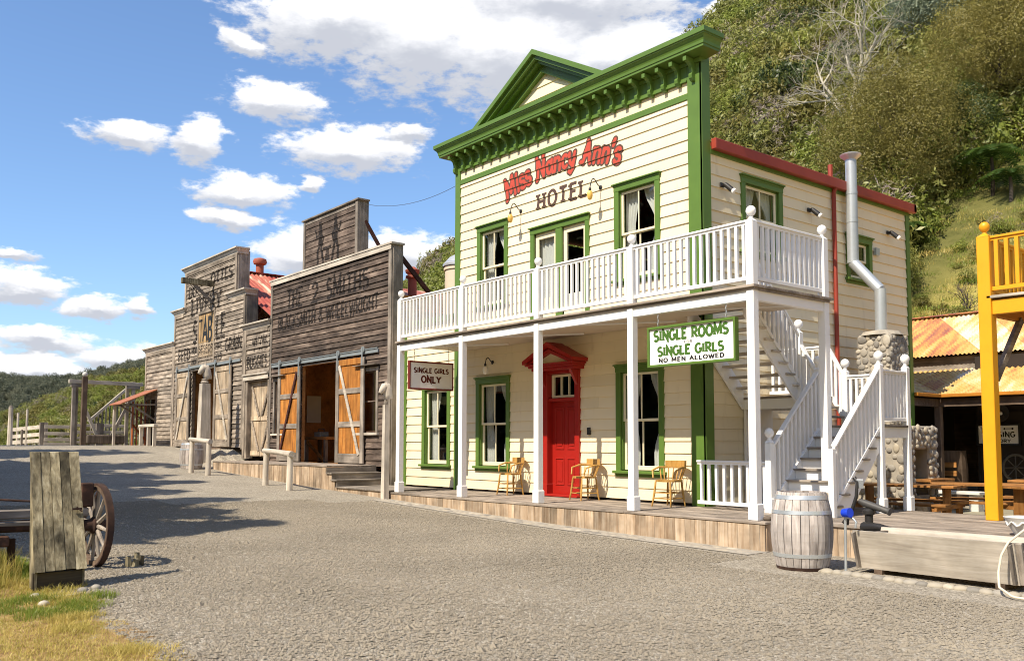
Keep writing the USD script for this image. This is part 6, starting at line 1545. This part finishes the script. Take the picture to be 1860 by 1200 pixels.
# thin wire from the workshop's tower to the hotel
a, b = np.array([-13.9, -.3, 7.75]), np.array([XL, .05, 7.45])
solo("overhead_wire", tube([a + (b - a) * t - np.array([0, 0, .25 * 4 * t * (1 - t)]) for t in np.linspace(0, 1, 16)], .006, 5), "iron", "thin wire strung from the workshop's tower board to the hotel", "wire")

# ------------------------------------------------------------------ vegetation


def quads(c, size, up=0.35, elong=1.6, out=None):
    """leaf quads at the points c"""
    n = len(c)
    d = rng.normal(0, 1, (n, 3)); d[:, 2] += up
    if out is not None:
        d += out * 1.9
    d /= np.linalg.norm(d, axis=1, keepdims=True)
    t = np.cross(d, rng.normal(0, 1, (n, 3))); t /= np.linalg.norm(t, axis=1, keepdims=True)
    b = np.cross(d, t)
    s = size * rng.uniform(.6, 1.35, (n, 1))
    v = np.stack([c - t * s * elong, c - b * s * .55 , c + t * s * elong, c + b * s * .55], 1).reshape(-1, 3)
    k = np.arange(n) * 4
    return v, np.vstack([np.stack([k, k + 1, k + 2], 1), np.stack([k, k + 2, k + 3], 1)])


def clumps(blobs, n, size, seed=0, elong=1.6, hollow=.45):
    """leaf clumps through the volume of a set of (centre, radii) blobs, with gaps"""
    P, O = [], []
    vol = np.array([np.prod(r) ** .75 for _, r in blobs]); vol = vol / vol.sum()
    for (c, r), q in zip(blobs, vol):
        m = max(8, int(n * q / 9))
        d = rng.normal(0, 1, (m, 3)); d /= np.linalg.norm(d, axis=1, keepdims=True)
        rad = (hollow + (1 - hollow) * rng.random(m) ** .55) * (1 + .35 * (meshkit.noise(d * 2.2 + seed, seed) - .5))
        cc = np.asarray(c) + d * rad[:, None] * np.asarray(r)
        cc = cc[meshkit.noise(cc * 1.6 / max(np.mean(r), .3) + 11, seed + 3) > .30]
        for k in range(9):
            P.append(cc + rng.normal(0, 1, cc.shape) * np.mean(r) * .085); O.append((cc - np.asarray(c)) / np.asarray(r))
    P, O = np.vstack(P), np.vstack(O)
    return quads(P, size, .35, elong, O)


def tree(name, label, base, h, w, look, bark="bark", n=7000, size=.09, trunk_r=.18, crown0=.3, lobes=14, elong=1.6, group=None, seed=1, cone=False, lean=(0, 0)):
    r_ = np.random.default_rng(seed)
    t = thing(name, label, "tree", base, 0, group, world=False)
    blobs, limbs = [], []
    top = np.array([lean[0], lean[1], h * .8])
    limbs.append(tube([(0, 0, -.4), top * .3 + r_.normal(0, .1, 3) * [1, 1, 0], top * .65 + r_.normal(0, .15, 3) * [1, 1, 0], top], [trunk_r, trunk_r * .8, trunk_r * .5, trunk_r * .15], 9))
    for i in range(lobes):
        f = (i + .5) / lobes
        z = h * (crown0 + (1 - crown0) * f) * (.97 if not cone else 1)
        prof = math.sin(math.pi * min(1, .16 + .80 * f)) ** .7 if not cone else (1.05 - f) * .9
        a = i * 2.4 + r_.uniform(-.4, .4); q = w * .5 * prof * r_.uniform(.42, .72)
        c = np.array([math.cos(a) * q + top[0] * f, math.sin(a) * q + top[1] * f, z - h * .05])
        br = w * .5 * prof * r_.uniform(.42, .62) + .12 * w * .5
        blobs.append((c, (br, br, br * r_.uniform(.6, .85))))
        s = np.array([top[0], top[1], 1]) * [f * .6, f * .6, max(h * .12, z * .55)]
        limbs.append(tube([s, (s + c) / 2 + [0, 0, .12 * h * .3], c], [trunk_r * (.45 - .3 * f), trunk_r * .22, trunk_r * .06], 6))
    part(t, "trunk", cat(limbs), bark, 50)
    part(t, "crown", clumps(blobs, n, size, seed, elong, .2 if cone else .66), look)
    return t


def spot_on_hill(u, r):
    """a point of the hillside in the direction of a column of the photo, r metres off"""
    d = F + (u - 930) / 1644.3 * R
    az = math.degrees(math.atan2(d[1], d[0]))
    x, y, z = hill_at(np.array([az]), np.array([float(r)]))
    return float(x[0]), float(y[0]), float(z[0]) - .15


tree("olive_tree", "large rounded olive-brown tree at the wood's edge above the flue pipe", spot_on_hill(1640, 55), 9.8, 8.0, "olive_leaf", n=110000, size=.04, trunk_r=.22, crown0=.22, lobes=19, seed=3)
tree("silver_tree", "silvery grey-green tree high on the slope at the top right", spot_on_hill(1775, 74), 9.5, 9.5, "silver_leaf", n=60000, size=.085, crown0=.15, lobes=16, seed=5)
tree("olive_tree", "brownish spreading tree at the photo's right edge below the silvery tree", spot_on_hill(1838, 60), 10.5, 8.0, "olive_leaf", n=100000, size=.04, trunk_r=.2, crown0=.38, lobes=17, seed=8, lean=(.5, -.4))
tree("bushy_tree", "green bushy tree right behind the hotel roof's back end", spot_on_hill(1560, 47), 5.5, 5.0, "bush_leaf", n=60000, size=.038, crown0=.12, lobes=13, seed=9)
tree("bushy_tree", "green bushy tree left of the large olive-brown tree, above the roof's middle", spot_on_hill(1455, 49), 5.5, 6.0, "bush_leaf", n=60000, size=.038, crown0=.12, lobes=13, seed=10)
tree("bushy_tree", "dark shaded tree below the spreading tree at the right edge", spot_on_hill(1745, 58), 5.5, 5.0, "dark_leaf", n=40000, size=.05, crown0=.25, lobes=16, seed=12)


def bare_tree(name, label, base, h, look, seed, spread=1.0, depth=5):
    r_ = np.random.default_rng(seed)
    t = thing(name, label, "tree", base, 0, None, world=False)
    segs = []

    def grow(p, d, L, r, k):
        q = p + d * L * .5 + r_.normal(0, .05 * L, 3); e = q + (d + r_.normal(0, .12, 3)) * L * .5
        segs.append(tube([p, q, e], [r, r * .85, r * .62], 6 if k < 3 else 4, False))
        if k < depth:
            for i in range(3 if k < 2 else r_.integers(2, 4)):
                dd = d + r_.normal(0, .42 * spread, 3) + [0, 0, .10]; dd /= np.linalg.norm(dd)
                grow(e if i else q, dd, L * r_.uniform(.62, .85), r * .58, k + 1)
    grow(np.array([0, 0, -.3]), np.array([.05, 0, 1.0]), h * .30, h * .021, 0)
    grow(np.array([.2, .1, .2]), np.array([-.3, -.1, .9]), h * .26, h * .016, 0)
    part(t, "trunk", cat(segs[:3]), look, 50)
    part(t, "branches", cat(segs[3:]), look)


bare_tree("bare_tree", "tall bare pale-branched tree on the wooded slope above the hotel roof", spot_on_hill(1562, 66), 12.5, "pale_bark", 4, 1.15, 6)
bare_tree("bare_tree", "smaller bare grey tree left of the silvery tree at the top", spot_on_hill(1690, 76), 9.0, "pale_bark", 6, 1.1, 5)
bare_tree("bare_tree", "low bare shrub on the grassy slope above the yellow roofs", spot_on_hill(1755, 44), 2.6, "bark", 9, 1.3, 4)


def fern(base, label, h, w, seed):
    r_ = np.random.default_rng(seed)
    t = thing("tree_fern", label, "fern", base, 0, None, world=False)
    part(t, "trunk", tube([(0, 0, -.3), (.05, 0, h * .5), (0, .05, h)], [.12, .10, .08], 8), "bark", 50)
    for i in range(18):
        a = i * 2 * math.pi / 18 + r_.uniform(-.15, .15); s = np.linspace(0, 1, 16)
        L = w * r_.uniform(.8, 1.1)
        mid = np.stack([np.cos(a) * L * s, np.sin(a) * L * s, h + L * (.85 * s - .95 * s ** 2)], 1)
        side_ = np.array([-math.sin(a), math.cos(a), 0]); v, f = [], []
        for k in range(15):
            wd = .55 * L * math.sin(math.pi * min(.97, .1 + s[k] * .85)) * .5
            for sg in (-1, 1):
                o = len(v); p, q = mid[k], mid[k] * .1 + mid[k + 1] * .9
                tip = p + side_ * sg * wd + (mid[k + 1] - p) * .9 - [0, 0, .12 * wd]
                v += [p, q, tip]; f.append((o, o + 1, o + 2))
        part(t, "frond", (np.array(v), np.array(f)), "fern_leaf")


fern(spot_on_hill(1640, 50.5), "tree fern below the large olive-brown tree, left of the grassy slope", 1.6, 1.7, 1)
fern(spot_on_hill(1815, 54), "tree fern under the spreading tree at the photo's right edge", 2.2, 2.0, 2)
fern(spot_on_hill(1848, 53), "tree fern at the photo's right edge above the yellow balcony rail", 1.4, 1.6, 3)
fern(spot_on_hill(1604, 49), "small tree fern just above the hotel roof's back corner", 1.3, 1.3, 4)

# the bush that clothes the slopes
BUSH = []
for i, (lk, el_) in enumerate((("bush_leaf", 1.6), ("bush_leaf", 1.4), ("olive_leaf", 1.6), ("bright_leaf", 1.3), ("dark_leaf", 1.3), ("scrub_twig", 4.5))):
    bl = [(np.array([rng.uniform(-.45, .45), rng.uniform(-.45, .45), rng.uniform(.25, .85)]), (rng.uniform(.35, .6),) * 2 + (rng.uniform(.3, .5),)) for _ in range(6)] + [(np.array([0, 0, .5]), (.7, .7, .5))]
    BUSH.append((("green_bush", "green_bush_a", "olive_bush", "bright_bush", "dark_bush", "twiggy_bush")[i], clumps(bl, 3600 if i < 5 else 1300, .034 if i < 5 else .015, 20 + i, el_, .62 if i < 5 else .3), lk))
BN = ["green_bush", "leafy_bush", "olive_bush", "bright_bush", "dark_bush", "twiggy_bush"]
BUSH = [(n_, m_, l_) for n_, (_, m_, l_) in zip(BN, BUSH)]


def quat_z(n):
    a = rng.uniform(0, 2 * math.pi, n)
    return np.stack([np.cos(a / 2), np.zeros(n), np.zeros(n), np.sin(a / 2)], 1)


def wood_cover(path, n, az0, az1, fr0, fr1, s0, s1, probs, label, cat_, keep=None):
    az = rng.uniform(az0, az1, n); t = rng.random(n)
    r0_, r1_ = R0(az) * fr0[0] + fr0[1], RR(az) * fr1
    r = np.sqrt(r0_ ** 2 + (r1_ ** 2 - r0_ ** 2) * t)
    x, y, z = hill_at(az, r)
    k = np.ones(n, bool) if keep is None else keep(az, r, x, y)
    az, r, x, y, z = az[k], r[k], x[k], y[k], z[k]; m = len(x)
    s = rng.uniform(s0, s1, m) * (1 + r / 400)
    pn = meshkit.fbm(np.stack([x / 17, y / 17, x * 0], -1), 3, 9)
    pr = np.array(probs); idx = np.array([rng.choice(len(pr), p=pr) for _ in range(m)])
    idx = np.where((pn > .58) & (rng.random(m) < .5), 5, idx); idx = np.where((pn < .42) & (rng.random(m) < .4), 3, idx)
    instancer(path, BUSH, idx, np.stack([x, y, z - .22 * s], 1), quat_z(m), np.stack([s, s, s * rng.uniform(.8, 1.35, m)], 1), label, cat_)


grassy = lambda az, r, x, y: ~((az < 121.0) & (r < 54 - (az - 116) * 1.2) & (x > -15.5))
wood_cover("/World/bush_cover", 4600, 104, 146, (1, 1.5), 1.12, 1.3, 3.3, (.3, .25, .2, .12, .06, .07), "dense green and brown native bush covering the slope behind the hotel", "bush", grassy)
wood_cover("/World/far_bush_cover", 9000, 146, 176, (1, 2), 1.2, .7, 1.7, (.34, .22, .26, .10, .04, .04), "bush covering the long spur beyond the stable and pens", "bush", lambda az, r, x, y: (r > R0(az) + 14 + 5 * np.sin(az * 1.3)) | (rng.random(len(az)) < .15))
# far range trees
m = 7000
az = rng.uniform(146, 182, m); r = np.sqrt(rng.uniform(560 ** 2, 900 ** 2, m)); x, y, z = hill_at(az, r); s = rng.uniform(3.5, 7, m)
instancer("/World/far_forest", [(n_, m_, "far_leaf") for n_, m_, _ in BUSH[:5]], rng.choice(5, m, p=(.3, .2, .3, .05, .15)), np.stack([x, y, z - 1], 1), quat_z(m), np.stack([s, s, s * rng.uniform(.9, 1.5, m)], 1), "dark forest on the far range across the valley", "forest")
# scattered shrubs and rough grass on the slope at the right
m = 90
az = rng.uniform(108, 121.5, m); r = rng.uniform(34, 52, m); x, y, z = hill_at(az, r); s = rng.uniform(.3, .9, m)
instancer("/World/slope_shrubs", BUSH + [("gorse_flower", clumps([(np.array([0, 0, .5]), (.5, .5, .4))], 500, .04, 77), "yellow_flower")], rng.choice(7, m, p=(.2, .15, .2, .2, .05, .12, .08)), np.stack([x, y, z - .1], 1), quat_z(m), np.stack([s, s, s], 1), "small shrubs dotted over the grassy slope at the right", "shrubs")


def blades(n, R_, h, wd, lean_=.5):
    c = np.stack([rng.uniform(-R_, R_, n), rng.uniform(-R_, R_, n), np.zeros(n)], 1)
    a = rng.uniform(0, 2 * math.pi, n); d = np.stack([np.cos(a), np.sin(a), np.zeros(n)], 1); s = np.stack([-np.sin(a), np.cos(a), np.zeros(n)], 1) * wd
    hh = h * rng.uniform(.4, 1.2, (n, 1)); ln = lean_ * rng.uniform(.1, 1.2, (n, 1)) * hh
    m_ = c + d * ln * .35 + [0, 0, 1] * hh * .6; t = c + d * ln + [0, 0, 1] * hh
    v = np.stack([c - s, c + s, m_ + s * .7, m_ - s * .7, t], 1).reshape(-1, 3); k = np.arange(n) * 5
    return v, np.vstack([np.stack([k, k + 1, k + 2], 1), np.stack([k, k + 2, k + 3], 1), np.stack([k + 3, k + 2, k + 4], 1)])


m = 520
az = rng.uniform(107, 122.5, m); r = np.sqrt(rng.uniform(33.5 ** 2, 60 ** 2, m)); x, y, z = hill_at(az, r)
instancer("/World/slope_grass", [("dry_tuft", blades(150, .8, .20, .010, 1.1), "grass_blade"), ("green_tuft", blades(150, .8, .18, .010, 1.1), "green_blade")], (rng.random(m) < .55).astype(int), np.stack([x, y, z - .02], 1), quat_z(m), np.ones((m, 3)) * rng.uniform(.7, 1.3, (m, 1)), "rough green and straw-coloured grass on the slope at the right", "grass")

# the dry grass by the camera, bottom left
m = 3600
x, y = rng.uniform(-9.5, 3.2, m), rng.uniform(-14.5, -10.1, m)
edge = -10.36 + .5 * (meshkit.fbm(np.stack([x * 2.2, y * 0, y * 0], -1), 3, 4) - .5) + rng.exponential(.07, m) * (rng.random(m) < .3) - .10 * np.clip(x + 1.5, 0, 9)
k = (y < edge) & (np.hypot(x - CAM[0], y - CAM[1]) > 3.5); x, y = x[k], y[k]; m = len(x)
gn_ = meshkit.fbm(np.stack([x * .9, y * .9, x * 0], -1), 3, 6)
gi = np.where(gn_ > .60, 1, np.where(gn_ < .40, 2, 0)); gi = np.where((np.hypot((x + 1.15) / 1.3, y + 10.78) < .36) & (rng.random(m) < .45), 1, gi); gi = np.where((x < -1.2) & (rng.random(m) < .06), 1, gi)
sc = np.where(x < -1.8, rng.uniform(.5, 1.1, m), rng.uniform(.35, .8, m))
instancer("/World/dry_grass", [("dry_tuft", blades(150, .17, .085, .0026, 1.3), "grass_blade"), ("green_tuft", blades(200, .16, .10, .003, .9), "green_blade"), ("sparse_tuft", blades(60, .2, .05, .0028, 1.2), "grass_blade")], gi, np.stack([x, y, yard(x, y) - .004], 1), quat_z(m), np.stack([sc ** .3, sc ** .3, sc], 1), "short dry yellow grass with green tufts in the bottom left corner", "grass")
# taller seeding grass under the wagon
m = 60
x, y = rng.uniform(-4.2, -2.4, m), rng.uniform(-11.6, -10.65, m)
instancer("/World/tall_grass", [("tall_tuft", blades(60, .14, .30, .003, .7), "grass_blade"), ("green_tall_tuft", blades(60, .14, .34, .003, .6), "green_blade")], (rng.random(m) < .06).astype(int), np.stack([x, y, yard(x, y) - .01], 1), quat_z(m), np.ones((m, 3)) * rng.uniform(.6, 1.1, (m, 1)), "tall dry grass growing under the old wagon", "grass")

# loose gravel: the near pebbles as geometry, in tiles
OCT = trimesh.creation.icosphere(0)


def gravel_tile(n, L, seed):
    r_ = np.random.default_rng(seed)
    base = np.array([(1, 0, 0), (-1, 0, 0), (0, 1, 0), (0, -1, 0), (0, 0, 1), (.3, .3, -.6)], float)
    bf = np.array([(0, 2, 4), (2, 1, 4), (1, 3, 4), (3, 0, 4), (2, 0, 5), (1, 2, 5), (3, 1, 5), (0, 3, 5)])
    s = r_.lognormal(-4.52, .40, n)[:, None, None]
    v = base[None] * (1 + r_.uniform(-.35, .35, (n, 6, 3)) * .8) * np.stack([r_.uniform(.8, 1.3, n), r_.uniform(.7, 1.1, n), r_.uniform(.38, .68, n)], 1)[:, None] * s
    a = r_.uniform(0, 6.3, n); c_, s_ = np.cos(a)[:, None], np.sin(a)[:, None]
    x, y = v[..., 0] * c_ - v[..., 1] * s_, v[..., 0] * s_ + v[..., 1] * c_
    p = np.stack([r_.uniform(-L / 2, L / 2, n), r_.uniform(-L / 2, L / 2, n), r_.uniform(-.004, .006, n)], 1)
    v = np.stack([x, y, v[..., 2]], -1) + p[:, None]
    return v.reshape(-1, 3), (bf[None] + (np.arange(n) * 6)[:, None, None]).reshape(-1, 3)


tl = 1.0
pos = []
for x in np.arange(-13, 9, tl):
    for y in np.arange(-12, 0, tl):
        d = np.array([x, y, -.4]) - CAM; r = np.hypot(d[0], d[1]); a = abs(math.atan2(d @ R, d @ F))
        if 3.5 < r < 20 and a < .62 and y < -2.75 + (.0 if x < 1 else -.6) and y > -10.2 - .10 * max(x + 1.5, 0):
            pos.append((x, y, float(yard(x, y)) + .002))
pos = np.array(pos); m = len(pos)
q_ = rng.integers(0, 4, m) * math.pi / 2; th = np.arctan(np.array([(float(yard(p[0] - .5, p[1])) - float(yard(p[0] + .5, p[1]))) for p in pos]))
qz = np.stack([np.cos(q_ / 2), 0 * q_, 0 * q_, np.sin(q_ / 2)], 1); cy, sy = np.cos(th / 2), np.sin(th / 2)
qt = np.stack([cy * qz[:, 0], sy * qz[:, 3], sy * qz[:, 0], cy * qz[:, 3]], 1)
instancer("/World/gravel", [(n_, gravel_tile(1900, tl * 1.04, 40 + i), "gravel_stone") for i, n_ in enumerate(("pebble_patch", "pebble_patch_b", "pebble_patch_c"))], rng.integers(0, 3, m), pos, qt, np.ones((m, 3)), "loose grey and tan gravel covering the yard", "gravel")

# conifers outside the picture on the left, whose shade lies over the far gravel
CL = ["dark shelter conifer in the row left of the yard"] * 9
for i, (x, y, h, w) in enumerate(((-6.2, -15.4, 11.4, 6.4), (-8.4, -14.8, 10.6, 6.2), (-10.6, -15.4, 12.7, 7.0), (-13.0, -14.6, 11.4, 6.6), (-15.4, -15.4, 14.0, 7.4), (-18.0, -14.8, 13.0, 7.2), (-21.0, -15.0, 15.2, 7.6), (-25.0, -16.5, 17.0, 8.0), (-30, -18.0, 19, 9))):
    tree("shelter_conifer", CL[i], (x, y, float(yard(x, y)) - .2), h, w, "dark_leaf", n=22000, size=.22, crown0=.05, lobes=40, seed=50 + i, cone=True, group="shelter conifers along the yard's left side")
for i, (x, y, h, w) in enumerate(((-9.6, -17.2, 11.6, 7.5), (-13.6, -17.5, 12.6, 8.0), (-18.2, -17.6, 14.0, 9.0))):
    tree("shelter_tree", "broad dark shelter tree behind the conifers left of the yard", (x, y, float(yard(x, y)) - .2), h, w, "dark_leaf", n=16000, size=.2, crown0=.2, lobes=22, seed=70 + i, group="broad shelter trees left of the yard")
